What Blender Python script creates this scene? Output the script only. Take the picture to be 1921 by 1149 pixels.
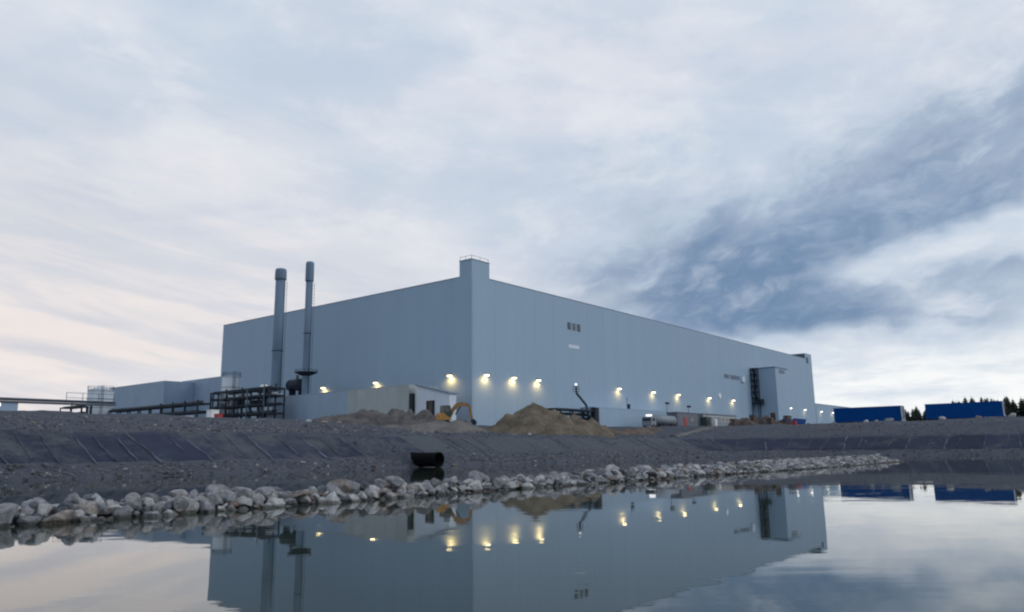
import bpy, math, random
from mathutils import Vector, Matrix, noise as mnoise

random.seed(7)
for o in list(bpy.data.objects):
    bpy.data.objects.remove(o)
S = bpy.context.scene
COL = S.collection

# ------------------------------------------------------------------ camera
F, T, RO, HC = 1430.8, .1872, -.0129, 1.365
cd = bpy.data.cameras.new('camera')
cam = bpy.data.objects.new('camera', cd)
COL.objects.link(cam)
cd.sensor_width = 36.0
cd.lens = 36.0 * F / 1921.0
cd.clip_start = .1
cd.clip_end = 12000
_c, _s = math.cos(RO), math.sin(RO)
_r0 = Vector((1, 0, 0)); _u0 = Vector((0, -math.sin(T), math.cos(T))); _f0 = Vector((0, math.cos(T), math.sin(T)))
_R = _c * _r0 + _s * _u0
_U = _c * _u0 - _s * _r0
cam.matrix_world = Matrix(((_R.x, _U.x, -_f0.x, 0), (_R.y, _U.y, -_f0.y, 0), (_R.z, _U.z, -_f0.z, HC), (0, 0, 0, 1)))
S.camera = cam

# ------------------------------------------------------------------ render / exposure
S.render.engine = 'CYCLES'
S.view_settings.view_transform = 'Standard'
S.view_settings.look = 'None'
S.view_settings.exposure = 0.0
S.view_settings.gamma = 1.0
S.view_settings.use_curve_mapping = False
try:
    S.cycles.pixel_filter_type = 'BLACKMAN_HARRIS'
    S.cycles.filter_width = 2.2
    S.cycles.use_adaptive_sampling = True
    S.cycles.adaptive_threshold = .02
    S.cycles.adaptive_min_samples = 8
    S.cycles.use_denoising = True
    S.cycles.max_bounces = 5
    S.cycles.diffuse_bounces = 2
    S.cycles.glossy_bounces = 3
    S.cycles.transmission_bounces = 2
except Exception:
    pass

# ------------------------------------------------------------------ node helper
class NT:
    def __init__(s, tree):
        s.t = tree
        s.n = tree.nodes
        s.n.clear()
    def new(s, typ, **kw):
        nd = s.n.new(typ)
        for k, v in kw.items():
            setattr(nd, k, v)
        return nd
    def link(s, a, b):
        s.t.links.new(a, b)
    def put(s, sock, v):
        if hasattr(v, 'is_output'):
            s.link(v, sock)
        else:
            sock.default_value = v
    def m(s, op, a, b=None, c=None, clamp=False):
        nd = s.new('ShaderNodeMath', operation=op, use_clamp=clamp)
        s.put(nd.inputs[0], a)
        if b is not None: s.put(nd.inputs[1], b)
        if c is not None: s.put(nd.inputs[2], c)
        return nd.outputs[0]
    def mix(s, f, a, b, typ='MIX'):
        nd = s.new('ShaderNodeMix', data_type='RGBA', blend_type=typ)
        s.put(nd.inputs[0], f)
        for i, v in ((6, a), (7, b)):
            if not hasattr(v, 'is_output') and len(v) == 3: v = (*v, 1)
            s.put(nd.inputs[i], v)
        return nd.outputs[2]
    def ss(s, v, a, b):
        nd = s.new('ShaderNodeMapRange', interpolation_type='SMOOTHSTEP')
        s.put(nd.inputs[0], v)
        nd.inputs[1].default_value = a
        nd.inputs[2].default_value = b
        return nd.outputs[0]
    def noise(s, vec, scale, detail=4, rough=.5, dist=0):
        nd = s.new('ShaderNodeTexNoise')
        s.put(nd.inputs['Vector'], vec)
        nd.inputs['Scale'].default_value = scale
        nd.inputs['Detail'].default_value = detail
        nd.inputs['Roughness'].default_value = rough
        nd.inputs['Distortion'].default_value = dist
        return nd.outputs['Fac']
    def xyz(s, x, y, z=0.0):
        nd = s.new('ShaderNodeCombineXYZ')
        for i, v in enumerate((x, y, z)): s.put(nd.inputs[i], v)
        return nd.outputs[0]

# ------------------------------------------------------------------ world: cloudy evening sky
SUN_AZ, SUN_EL = math.radians(100), math.radians(27)     # azimuth from +Y clockwise
def build_world():
    w = bpy.data.worlds.new('World')
    S.world = w
    w.use_nodes = True
    N = NT(w.node_tree)
    out = N.new('ShaderNodeOutputWorld')
    bg = N.new('ShaderNodeBackground')
    N.link(bg.outputs[0], out.inputs[0])
    tc = N.new('ShaderNodeTexCoord')
    sep = N.new('ShaderNodeSeparateXYZ')
    N.link(tc.outputs['Generated'], sep.inputs[0])
    x, y, z = sep.outputs
    az = N.m('ARCTAN2', x, y)
    el = N.m('ARCSINE', z)
    zc = N.m('ADD', N.m('MAXIMUM', z, 0.0), .12)
    px, py = N.m('DIVIDE', x, zc), N.m('DIVIDE', y, zc)
    # clear air above the clouds
    sky = N.new('ShaderNodeTexSky', sky_type='NISHITA')
    sky.sun_disc = False
    sky.sun_elevation = SUN_EL
    sky.sun_rotation = SUN_AZ
    air = N.mix(1.0, sky.outputs[0], (.10, .10, .10), 'MULTIPLY')
    # cloud sheet: brightness by height above the horizon
    rmp = N.new('ShaderNodeValToRGB')
    N.link(N.m('DIVIDE', el, 1.5), rmp.inputs[0])
    cr = rmp.color_ramp
    stops = [(0.0, (.80, .85, .90)), (.05, (.80, .85, .90)), (.10, (.68, .74, .82)), (.17, (.60, .68, .79)),
             (.26, (.63, .70, .80)), (.37, (.68, .735, .82)), (1.0, (.62, .69, .79))]
    cr.elements[0].position = 0; cr.elements[0].color = (*stops[0][1], 1)
    cr.elements[1].position = 1; cr.elements[1].color = (*stops[-1][1], 1)
    for p, c in stops[1:-1]:
        e = cr.elements.new(p); e.color = (*c, 1)
    sheet = rmp.outputs[0]
    pl = N.xyz(px, py, 0)
    # wisps: streaks drawn out along one wind direction on the cloud plane
    rot = N.new('ShaderNodeMapping')
    N.link(pl, rot.inputs[0])
    rot.inputs['Rotation'].default_value = (0, 0, math.radians(58))
    rot.inputs['Scale'].default_value = (.62, 1.5, 1)
    n1 = N.noise(rot.outputs[0], 1.25, 4, .58, .5)
    n2 = N.noise(N.xyz(N.m('MULTIPLY', az, 1.5), N.m('MULTIPLY_ADD', az, .5, N.m('MULTIPLY', el, 5.0)), 3.1), 2.6, 4, .55, .4)
    wis = N.m('ADD', N.m('MULTIPLY', n1, .5), N.m('MULTIPLY', n2, .5))
    col = N.mix(N.m('MULTIPLY', N.ss(wis, .56, .36), .70), sheet, (.52, .625, .75))
    col = N.mix(N.m('MULTIPLY', N.ss(wis, .48, .64), .62), col, (.80, .815, .865))
    lav = N.noise(N.xyz(az, N.m('MULTIPLY', el, 2.5), 11.0), 3.0, 3, .5)
    col = N.mix(N.m('MULTIPLY', N.ss(lav, .45, .7), .22), col, (.66, .67, .77))
    mot = N.noise(N.xyz(az, N.m('MULTIPLY', el, 1.7), 21.0), 5.5, 5, .62, .2)
    col = N.mix(N.m('MULTIPLY', N.ss(mot, .48, .68), .48), col, (.50, .595, .725))
    col = N.mix(N.m('MULTIPLY', N.ss(mot, .48, .32), .40), col, (.86, .875, .905))
    gap = N.ss(N.noise(pl, .7, 3, .55, .3), .62, .72)
    col = N.mix(N.m('MULTIPLY', gap, .2), col, air)
    # warp for the cloud banks
    wv = N.xyz(N.m('MULTIPLY', az, 1.0), N.m('MULTIPLY', el, 1.6), .7)
    w1 = N.m('SUBTRACT', N.noise(wv, 6.5, 3, .62), .5)
    w2 = N.m('SUBTRACT', N.noise(N.xyz(az, N.m('MULTIPLY', el, 1.6), 5.3), 6.5, 3, .62), .5)
    fsh = N.m('MULTIPLY_ADD', az, -.15, el)
    fine = N.m('SUBTRACT', N.noise(N.xyz(N.m('MULTIPLY', az, 1.0), N.m('MULTIPLY', fsh, 1.7), 9.0), 12, 5, .64, .0), .5)
    A = N.m('MULTIPLY_ADD', w1, .11, az)
    E = N.m('MULTIPLY_ADD', w2, .075, el)
    AE = N.xyz(A, E, 0.0)
    def blob(ca, ce, deg, sa, se, amp, acc):
        mp = N.new('ShaderNodeMapping', vector_type='TEXTURE')
        N.link(AE, mp.inputs[0])
        mp.inputs['Location'].default_value = (ca, ce, 0)
        mp.inputs['Rotation'].default_value = (0, 0, math.radians(deg))
        mp.inputs['Scale'].default_value = (1.8 * sa, 1.8 * se, 1)
        gr = N.new('ShaderNodeTexGradient', gradient_type='SPHERICAL')
        N.link(mp.outputs[0], gr.inputs[0])
        return N.m('MULTIPLY_ADD', gr.outputs['Fac'], amp, acc)
    dark = [(.283, .168, -3, .125, .030, 1.15), (.415, .180, 5, .12, .030, .85), (.590, .190, -2, .065, .022, .85), (.420, .236, 16, .175, .032, .78),
            (.61, .276, 13, .13, .022, .85), (.500, .322, 22, .18, .056, .80), (.64, .365, 15, .12, .05, .60), (.390, .285, 28, .13, .052, .55),
            (.283, .268, 50, .060, .038, .60), (.195, .244, 28, .09, .036, .62), (.095, .219, 12, .10, .028, .60), (.20, .36, 13, .17, .085, .18),
            (.33, .146, -2, .13, .013, .60), (.52, .140, -1, .16, .018, .70), (.150, .30, -4, .13, .07, .28), (.235, .205, 11, .11, .036, .85),
            (-.566, .125, -6, .12, .014, .35), (-.531, .262, -2, .15, .02, .18),
            (.82, .30, 12, .16, .05, .6), (.82, .195, 2, .14, .025, .75), (1.3, .26, 8, .28, .06, .6), (2.2, .28, 10, .4, .06, .55), (-1.4, .25, -4, .35, .05, .35), (-2.5, .28, -8, .35, .05, .45)]
    light = [(.550, .236, 15, .11, .013, .90), (.426, .204, 10, .030, .013, .55), (.327, .325, 65, .045, .023, .45), (.163, .212, 27, .05, .012, .45), (.70, .232, 10, .12, .015, .7)]
    tot = 0.0
    for ca, ce, dg, sa, se, am in dark: tot = blob(ca, ce, dg, sa, se, am, tot)
    for ca, ce, dg, sa, se, am in light: tot = blob(ca, ce, dg, sa, se, -am, tot)
    near = N.m('MINIMUM', N.m('MAXIMUM', N.m('MULTIPLY', tot, 2.2), 0.0), 1.0)
    lum = N.m('SUBTRACT', N.noise(N.xyz(N.m('MULTIPLY', A, 1.0), N.m('MULTIPLY', N.m('MULTIPLY_ADD', A, -.25, E), 1.9), 4.0), 9.0, 4, .62, .0), .5)
    tot = N.m('ADD', tot, N.m('MULTIPLY', N.m('ADD', N.m('MULTIPLY', fine, 1.1), N.m('MULTIPLY', lum, 2.4)), near))
    dm = N.ss(tot, -.05, 1.75)
    col = N.mix(N.m('MULTIPLY', N.ss(tot, -.15, 1.0), .72), col, (.375, .475, .62))
    col = N.mix(N.m('MULTIPLY', N.ss(tot, .42, 1.85), .86), col, (.105, .205, .365))
    col = N.mix(N.m('MULTIPLY', N.m('MULTIPLY', N.ss(lum, -.02, .24), near), .50), col, (.62, .69, .79))
    # evening warmth low in the west (left)
    da = N.m('SUBTRACT', az, -.58)
    g = N.m('POWER', 2.718, N.m('MULTIPLY', N.m('ADD', N.m('MULTIPLY', N.m('MULTIPLY', da, da), 4.5), N.m('MULTIPLY', N.m('MULTIPLY', el, el), 14.0)), -1.0))
    tilt = N.m('MULTIPLY_ADD', az, .16, N.m('MULTIPLY', el, 1.0))
    lowbands = N.ss(N.noise(N.xyz(N.m('MULTIPLY', az, 2.0), N.m('MULTIPLY', tilt, 15.0), 2.0), 2.0, 4, .58, .5), .36, .64)
    col = N.mix(N.m('MULTIPLY', g, .72), col, (.90, .80, .745))
    col = N.mix(N.m('MULTIPLY', N.m('MULTIPLY', g, lowbands), .65), col, (.95, .845, .79))
    col = N.mix(N.m('MULTIPLY', N.m('MULTIPLY', g, N.m('SUBTRACT', 1.0, lowbands)), .45), col, (.53, .565, .67))
    # pale break under the cloud base all round
    brk = N.m('MULTIPLY', N.ss(N.m('MULTIPLY_ADD', fine, .05, E), .120, .085), N.m('SUBTRACT', 1.0, g))
    brkc = N.mix(N.ss(N.noise(N.xyz(N.m('MULTIPLY', az, 2.6), N.m('MULTIPLY', el, 12.0), 6.0), 2.5, 5, .6), .34, .60), (.68, .75, .835), (.97, .98, .975))
    col = N.mix(N.m('MULTIPLY', brk, .92), col, brkc)
    # below the horizon: dull ground tone
    col = N.mix(N.ss(z, 0.0, -.04), col, (.06, .07, .085))
    N.link(col, bg.inputs[0])
    bg.inputs[1].default_value = 1.0
    w.cycles.sampling_method = 'MANUAL'
    w.cycles.sample_map_resolution = 128
build_world()

sl = bpy.data.lights.new('sun', 'SUN')
sl.energy = .86
sl.angle = math.radians(24)
sl.color = (1.0, .94, .88)
sun = bpy.data.objects.new('sun', sl)
COL.objects.link(sun)
sun.location = (150, -20, 120)
_sd = Vector((math.sin(SUN_AZ) * math.cos(SUN_EL), math.cos(SUN_AZ) * math.cos(SUN_EL), math.sin(SUN_EL)))
sun.rotation_euler = (-_sd).to_track_quat('-Z', 'Y').to_euler()

# ------------------------------------------------------------------ frame of the place: u along the long wall, w along the short wall
AL = .8923
CX, CY = -7.085, 131.84
DR = (math.cos(AL), math.sin(AL)); DL = (-math.sin(AL), math.cos(AL))
def W(u, w, z=0.0):
    return Vector((CX + u * DR[0] + w * DL[0], CY + u * DR[1] + w * DL[1], z))
def UW(X, Y):
    a, b = X - CX, Y - CY
    return a * DR[0] + b * DR[1], a * DL[0] + b * DL[1]
def sst(a, b, v):
    t = min(1, max(0, (v - a) / (b - a)))
    return t * t * (3 - 2 * t)
def lerp_tab(tab, q):
    if q <= tab[0][0]: return tab[0][1]
    for (a, za), (b, zb) in zip(tab, tab[1:]):
        if q <= b: return za + (zb - za) * (q - a) / (b - a)
    return tab[-1][1]
U0, U1, W0, W1, RC = -190.0, 23.0, -95.0, -38.0, 9.0      # pond waterline rectangle, rounded
def pond_sdf(u, w):
    cu, cw = (U0 + U1) / 2, (W0 + W1) / 2
    hu, hw = (U1 - U0) / 2 - RC, (W1 - W0) / 2 - RC
    a, b = abs(u - cu) - hu, abs(w - cw) - hw
    return math.hypot(max(a, 0), max(b, 0)) + min(max(a, b), 0) - RC
TL = [(-30, -3), (-6, -2.0), (0, 0), (2.2, .78), (7.6, 3.15), (16, 4.15), (27, 5.35), (40, 5.9), (90, 6.0), (4000, 6.0)]
TR = [(-30, -3), (-6, -2.0), (0, 0), (2.2, .72), (7.4, 3.0), (14, 4.6), (23, 5.55), (32, 5.5), (44, 5.35), (100, 5.6), (4000, 6.0)]
def fb(x, y, s, o=0.0):
    return mnoise.fractal(Vector((x * s, y * s, o)), .9, 2.1, 4)
def ground_z(u, w):
    q = pond_sdf(u, w)
    r = sst(-34, -46, w) * sst(20, 26, u)
    z = lerp_tab(TL, q) * (1 - r) + lerp_tab(TR, q) * r
    z -= 1.05 * math.exp(-((u + 8) / 30) ** 2) * sst(8, 17, q) * (1 - sst(28, 42, q)) * (1 - r)
    if q > -3:
        k = sst(-2, 3, q) * .10 + sst(7, 14, q) * .16 - sst(60, 140, q) * .2
        z += k * fb(u, w, .16) + .04 * sst(0, 3, q) * fb(u, w, .7, 4)
    return z

# ------------------------------------------------------------------ materials
MATS = {}
def mat(name, col, rough=.65, var=.12, scale=2.0, rnd=0.0, bump=0.0, bscale=12.0, metal=0.0, col2=None, spec=.4, detail=5, stretch=None, wet=False):
    m = bpy.data.materials.new(name)
    m.use_nodes = True
    N = NT(m.node_tree)
    out = N.new('ShaderNodeOutputMaterial')
    b = N.new('ShaderNodeBsdfPrincipled')
    N.link(b.outputs[0], out.inputs[0])
    tc = N.new('ShaderNodeTexCoord')
    v = tc.outputs['Object']
    if stretch:
        mp = N.new('ShaderNodeMapping'); N.link(v, mp.inputs[0]); mp.inputs['Scale'].default_value = stretch; v = mp.outputs[0]
    if rnd:
        oi = N.new('ShaderNodeObjectInfo')
        vadd = N.new('ShaderNodeVectorMath', operation='ADD')
        N.link(v, vadd.inputs[0])
        N.link(N.m('MULTIPLY', oi.outputs['Random'], 37.0), vadd.inputs[1])
        v = vadd.outputs[0]
    f = N.noise(v, scale, detail, .6)
    lo = tuple(c * (1 - var) for c in col); hi = tuple(min(1, c * (1 + var)) for c in col)
    if col2: lo, hi = col, col2
    c = N.mix(N.ss(f, .3, .7), lo, hi)
    if rnd:
        k = N.m('MULTIPLY_ADD', oi.outputs['Random'], 2 * rnd, 1 - rnd)
        c = N.mix(1.0, c, N.xyz(k, k, k), 'MULTIPLY')
    if wet:      # soaked stone along the waterline
        gp = N.new('ShaderNodeNewGeometry'); sp = N.new('ShaderNodeSeparateXYZ'); N.link(gp.outputs['Position'], sp.inputs[0])
        wz = N.m('ADD', sp.outputs[2], N.m('MULTIPLY_ADD', N.noise(gp.outputs['Position'], 3.0, 3, .5), -.10, .05))
        c = N.mix(N.ss(wz, .10, .045), c, N.mix(1.0, c, (.38, .38, .36), 'MULTIPLY'))
    N.link(c, b.inputs['Base Color'])
    b.inputs['Roughness'].default_value = rough
    b.inputs['Metallic'].default_value = metal
    b.inputs['Specular IOR Level'].default_value = spec
    if bump:
        bn = N.new('ShaderNodeBump')
        bn.inputs['Strength'].default_value = 1.0
        bn.inputs['Distance'].default_value = bump
        N.link(N.noise(v, bscale, 4, .6), bn.inputs['Height'])
        N.link(bn.outputs[0], b.inputs['Normal'])
    MATS[name] = m
    return m
def emit(name, col, st):
    m = bpy.data.materials.new(name)
    m.use_nodes = True
    N = NT(m.node_tree)
    out = N.new('ShaderNodeOutputMaterial')
    e = N.new('ShaderNodeEmission')
    e.inputs[0].default_value = (*col, 1)
    e.inputs[1].default_value = st
    N.link(e.outputs[0], out.inputs[0])
    MATS[name] = m
    return m

mat('cladding', (.270, .380, .500), .55, .018, .35, rnd=.006, spec=.25, stretch=(1, 1, .05))
mat('cladding_low', (.255, .345, .46), .6, .05, .2, rnd=.03, spec=.25)
mat('cladding_beige', (.34, .385, .40), .7, .07, .3, rnd=.06, spec=.2)
mat('cladding_pale', (.52, .60, .70), .6, .05, .4, rnd=.03)
mat('core', (.10, .12, .15), .8, .05)
mat('trim', (.13, .18, .25), .5, .08)
mat('roofing', (.10, .115, .14), .85, .15, .3)
mat('steel_dark', (.020, .028, .042), .6, .25, 1.5, rnd=.2, spec=.15)
mat('steel_mid', (.075, .098, .13), .55, .2, 1.0, rnd=.15, spec=.2)
mat('stack', (.125, .185, .265), .6, .10, .5, stretch=(1, 1, .15), spec=.2)
mat('stack_dark', (.07, .10, .15), .6, .1, .5, spec=.2)
mat('tank', (.40, .46, .52), .4, .08, .6, stretch=(1, 1, .2), spec=.5)
mat('louvre', (.055, .075, .105), .6, .1)
mat('louvre_soft', (.13, .17, .225), .6, .1)
mat('louvre_faint', (.17, .23, .31), .6, .1)
mat('glass', (.02, .03, .04), .08, .1, spec=.7)
mat('white_paint', (.72, .74, .76), .5, .06)
mat('grey_paint', (.20, .235, .28), .55, .1, rnd=.1)
mat('cabin_dark', (.12, .135, .175), .6, .1)
mat('red_paint', (.32, .035, .04), .5, .1)
mat('green_dark', (.03, .055, .05), .6, .2)
mat('blue_tarp', (.0005, .050, .215), .6, .10, .8, rnd=.03, bump=.01, bscale=1.5, spec=.06)
mat('blue_skip', (.0006, .045, .22), .6, .15, spec=.1)
mat('yellow_paint', (.36, .20, .06), .5, .18, 2)
mat('orange_paint', (.27, .145, .055), .5, .18, 2)
mat('rubber', (.015, .016, .018), .8, .2)
mat('black_pipe', (.003, .0035, .005), .8, .2, .8, spec=.08)
mat('soil_grey', (.069, .068, .072), .95, .25, .5, col2=(.134, .127, .127), bump=.25, bscale=1.6, spec=.1, detail=9)
mat('soil_tan', (.098, .097, .098), .95, .2, .4, col2=(.165, .158, .152), bump=.2, bscale=1.6, spec=.1, detail=9)
mat('soil_brown', (.085, .074, .058), .95, .2, .45, col2=(.17, .146, .115), bump=.25, bscale=1.8, spec=.1, detail=9)
mat('soil_red', (.085, .066, .058), .95, .2, .5, col2=(.15, .122, .104), bump=.22, bscale=1.8, spec=.1, detail=9)
mat('rubble', (.042, .036, .036), .9, .3, 1.0, col2=(.12, .10, .092), bump=.15, bscale=3, spec=.1, rnd=.2)
mat('timber', (.085, .066, .058), .8, .25, 3, rnd=.25)
for nm, c, c2 in (('rock_grey', (.14, .152, .172), (.29, .30, .325)), ('rock_pale', (.25, .26, .275), (.46, .465, .475)),
                  ('rock_warm', (.15, .135, .125), (.30, .275, .26)), ('rock_brown', (.085, .068, .058), (.19, .155, .135)), ('rock_dark', (.06, .07, .088), (.14, .152, .175))):
    mat(nm, c, .85, .2, 2.2, rnd=.22, col2=c2, bump=.05, bscale=7, spec=.25, detail=8, wet=True)
mat('trunk', (.10, .075, .055), .9, .2, 3)
mat('needles', (.016, .030, .022), .8, .3, .5, rnd=.35)
mat('seam_sand', (.085, .098, .132), .95, .25, 1.2, bump=.05, bscale=6, rnd=.2)
emit('lamp_warm', (1.0, .80, .42), 7.0)
emit('lamp_white', (1.0, .97, .88), 5.0)
emit('lamp_soft', (.95, .97, 1.0), 1.4)

def liner_mat(name, amount):
    m = bpy.data.materials.new(name); m.use_nodes = True
    N = NT(m.node_tree)
    out = N.new('ShaderNodeOutputMaterial'); b = N.new('ShaderNodeBsdfPrincipled'); N.link(b.outputs[0], out.inputs[0])
    tc = N.new('ShaderNodeTexCoord'); v = tc.outputs['Object']
    oi = N.new('ShaderNodeObjectInfo')
    k = N.m('MULTIPLY_ADD', oi.outputs['Random'], .3, .85)
    base = N.mix(1.0, (.020, .027, .052), N.xyz(k, k, k), 'MULTIPLY')
    dust = N.mix(N.noise(v, 5, 6, .7), (.042, .052, .063), (.082, .095, .108))
    f = N.m('ADD', N.m('MULTIPLY', N.noise(v, .35, 6, .62), .7), N.m('MULTIPLY', N.noise(v, 2.5, 6, .7), .3))
    c = N.mix(N.ss(f, .66 - amount, .86 - amount), base, dust)
    N.link(c, b.inputs['Base Color'])
    b.inputs['Roughness'].default_value = .7
    b.inputs['Specular IOR Level'].default_value = .12
    bn = N.new('ShaderNodeBump'); bn.inputs['Distance'].default_value = .06; N.link(N.noise(v, 1.3, 5, .6), bn.inputs['Height']); N.link(bn.outputs[0], b.inputs['Normal'])
    MATS[name] = m
liner_mat('liner', .25); liner_mat('liner_dusty', .36); liner_mat('liner_clean', .17)

def ground_mat():
    m = bpy.data.materials.new('gravel_ground'); m.use_nodes = True
    N = NT(m.node_tree)
    out = N.new('ShaderNodeOutputMaterial'); b = N.new('ShaderNodeBsdfPrincipled'); N.link(b.outputs[0], out.inputs[0])
    tc = N.new('ShaderNodeTexCoord'); v = tc.outputs['Object']
    big = N.noise(v, .06, 5, .6)
    mid = N.noise(v, .5, 6, .65)
    fin = N.noise(v, 3.0, 7, .75)
    vo = N.new('ShaderNodeTexVoronoi'); N.link(v, vo.inputs['Vector']); vo.inputs['Scale'].default_value = 2.6
    c = N.mix(N.ss(fin, .32, .68), (.048, .058, .077), (.090, .103, .130))
    c = N.mix(N.m('MULTIPLY', N.ss(big, .48, .66), .55), c, (.080, .084, .096))
    c = N.mix(N.m('MULTIPLY', N.ss(mid, .52, .36), .28), c, (.030, .037, .055))
    c = N.mix(N.m('MULTIPLY', N.ss(vo.outputs['Distance'], .22, .06), .5), c, (.112, .125, .150))
    N.link(c, b.inputs['Base Color'])
    b.inputs['Roughness'].default_value = .95
    b.inputs['Specular IOR Level'].default_value = .15
    bn = N.new('ShaderNodeBump'); bn.inputs['Distance'].default_value = .22
    N.link(N.m('ADD', N.m('MULTIPLY', fin, .6), mid), bn.inputs['Height']); N.link(bn.outputs[0], b.inputs['Normal'])
    MATS['ground'] = m
ground_mat()

def water_mat():
    m = bpy.data.materials.new('pond_water'); m.use_nodes = True
    N = NT(m.node_tree)
    out = N.new('ShaderNodeOutputMaterial'); b = N.new('ShaderNodeBsdfPrincipled'); N.link(b.outputs[0], out.inputs[0])
    b.inputs['Base Color'].default_value = (.028, .040, .032, 1)
    b.inputs['Roughness'].default_value = .015
    b.inputs['IOR'].default_value = 1.6
    tc = N.new('ShaderNodeTexCoord')
    mp = N.new('ShaderNodeMapping'); N.link(tc.outputs['Object'], mp.inputs[0])
    mp.inputs['Scale'].default_value = (.45, 1.5, 1)
    h = N.m('ADD', N.noise(mp.outputs[0], 1.5, 3, .5, .3), N.m('MULTIPLY', N.noise(mp.outputs[0], .35, 2, .5), 2.0))
    patch = N.ss(N.noise(tc.outputs['Object'], .16, 3, .5), .40, .66)
    h = N.m('MULTIPLY', h, N.m('MULTIPLY_ADD', patch, .8, .2))
    bn = N.new('ShaderNodeBump'); bn.inputs['Distance'].default_value = .0022; bn.inputs['Strength'].default_value = 1.0
    N.link(h, bn.inputs['Height']); N.link(bn.outputs[0], b.inputs['Normal'])
    MATS['water'] = m
water_mat()

# ------------------------------------------------------------------ mesh helpers
class MB:
    def __init__(s):
        s.v = []; s.f = []
    def poly(s, pts, faces):
        n = len(s.v)
        s.v.extend([tuple(p) for p in pts])
        s.f.extend([tuple(n + i for i in f) for f in faces])
        return s
    def box(s, x0, x1, y0, y1, z0, z1):
        p = [(x0, y0, z0), (x1, y0, z0), (x1, y1, z0), (x0, y1, z0), (x0, y0, z1), (x1, y0, z1), (x1, y1, z1), (x0, y1, z1)]
        return s.poly(p, [(0, 3, 2, 1), (4, 5, 6, 7), (0, 1, 5, 4), (1, 2, 6, 5), (2, 3, 7, 6), (3, 0, 4, 7)])
    def bbox(s, x0, x1, y0, y1, z0, z1, b=.03):
        # box with chamfered upright edges and top
        def ring(d, z): return [(x0 + d, y0, z), (x1 - d, y0, z), (x1, y0 + d, z), (x1, y1 - d, z), (x1 - d, y1, z), (x0 + d, y1, z), (x0, y1 - d, z), (x0, y0 + d, z)]
        def inr(d, z): return [(x0 + 2 * d, y0 + d, z), (x1 - 2 * d, y0 + d, z), (x1 - d, y0 + 2 * d, z), (x1 - d, y1 - 2 * d, z), (x1 - 2 * d, y1 - d, z), (x0 + 2 * d, y1 - d, z), (x0 + d, y1 - 2 * d, z), (x0 + d, y0 + 2 * d, z)]
        R = [ring(b, z0), ring(b, z1 - b), inr(b, z1)]
        pts = [p for r in R for p in r]
        fs = []
        for k in range(2):
            for i in range(8):
                j = (i + 1) % 8
                fs.append((k * 8 + i, k * 8 + j, k * 8 + 8 + j, k * 8 + 8 + i))
        fs.append(tuple(range(16, 24))); fs.append(tuple(range(7, -1, -1)))
        return s.poly(pts, fs)
    def cyl(s, p0, p1, r0, r1=None, n=12, caps=True):
        if r1 is None: r1 = r0
        p0, p1 = Vector(p0), Vector(p1)
        d = (p1 - p0).normalized()
        a = d.orthogonal().normalized(); b = d.cross(a)
        pts = []
        for p, r in ((p0, r0), (p1, r1)):
            for i in range(n):
                t = 2 * math.pi * i / n
                pts.append(p + a * (r * math.cos(t)) + b * (r * math.sin(t)))
        fs = [(i, (i + 1) % n, n + (i + 1) % n, n + i) for i in range(n)]
        if caps: fs += [tuple(range(n - 1, -1, -1)), tuple(range(n, 2 * n))]
        return s.poly(pts, fs)
    def bar(s, p0, p1, a, b, up=(0, 0, 1)):
        p0, p1 = Vector(p0), Vector(p1)
        d = (p1 - p0).normalized(); up = Vector(up)
        if abs(d.dot(up)) > .98: up = Vector((0, 1, 0))
        x = d.cross(up).normalized() * (a / 2); y = x.normalized().cross(d) * (b / 2)
        pts = [p + sx * x + sy * y for p in (p0, p1) for sx, sy in ((-1, -1), (1, -1), (1, 1), (-1, 1))]
        return s.poly(pts, [(3, 2, 1, 0), (4, 5, 6, 7), (0, 1, 5, 4), (1, 2, 6, 5), (2, 3, 7, 6), (3, 0, 4, 7)])
    def prism(s, outline, y0, y1):
        # outline in x,z extruded along y
        n = len(outline)
        pts = [(x, y0, z) for x, z in outline] + [(x, y1, z) for x, z in outline]
        fs = [(i, (i + 1) % n, n + (i + 1) % n, n + i) for i in range(n)] + [tuple(range(n - 1, -1, -1)), tuple(range(n, 2 * n))]
        return s.poly(pts, fs)
    def lathe(s, prof, n=20, cx=0, cy=0):
        pts = []; fs = []
        for r, z in prof:
            for i in range(n):
                t = 2 * math.pi * i / n
                pts.append((cx + r * math.cos(t), cy + r * math.sin(t), z))
        for k in range(len(prof) - 1):
            for i in range(n):
                j = (i + 1) % n
                fs.append((k * n + i, k * n + j, (k + 1) * n + j, (k + 1) * n + i))
        fs.append(tuple(range(n - 1, -1, -1))); fs.append(tuple((len(prof) - 1) * n + i for i in range(n)))
        return s.poly(pts, fs)
    def mesh(s, name, m, smooth=False):
        me = bpy.data.meshes.new(name)
        me.from_pydata(s.v, [], s.f)
        me.materials.append(MATS[m])
        if smooth:
            me.polygons.foreach_set('use_smooth', [True] * len(me.polygons))
        me.update()
        return me
    def build(s, name, m, parent=None, smooth=False, loc=None, rz=None):
        o = bpy.data.objects.new(name, s.mesh(name, m, smooth))
        COL.objects.link(o)
        if parent: o.parent = parent
        if loc is not None: o.location = loc
        if rz is not None: o.rotation_euler = (0, 0, rz)
        return o
def inst(name, me, parent=None, loc=(0, 0, 0), rot=(0, 0, 0), sc=None):
    o = bpy.data.objects.new(name, me)
    COL.objects.link(o)
    o.location = loc; o.rotation_euler = rot
    if sc is not None: o.scale = sc
    if parent: o.parent = parent
    return o
def tag(o, label, cat, group=None):
    o['label'] = label; o['category'] = cat
    if group: o['group'] = group
    return o
def thing(name, label, cat, loc, rz=AL, group=None):
    o = bpy.data.objects.new(name, None)
    o.empty_display_size = .5
    COL.objects.link(o)
    o.location = loc; o.rotation_euler = (0, 0, rz)
    return tag(o, label, cat, group)
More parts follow.
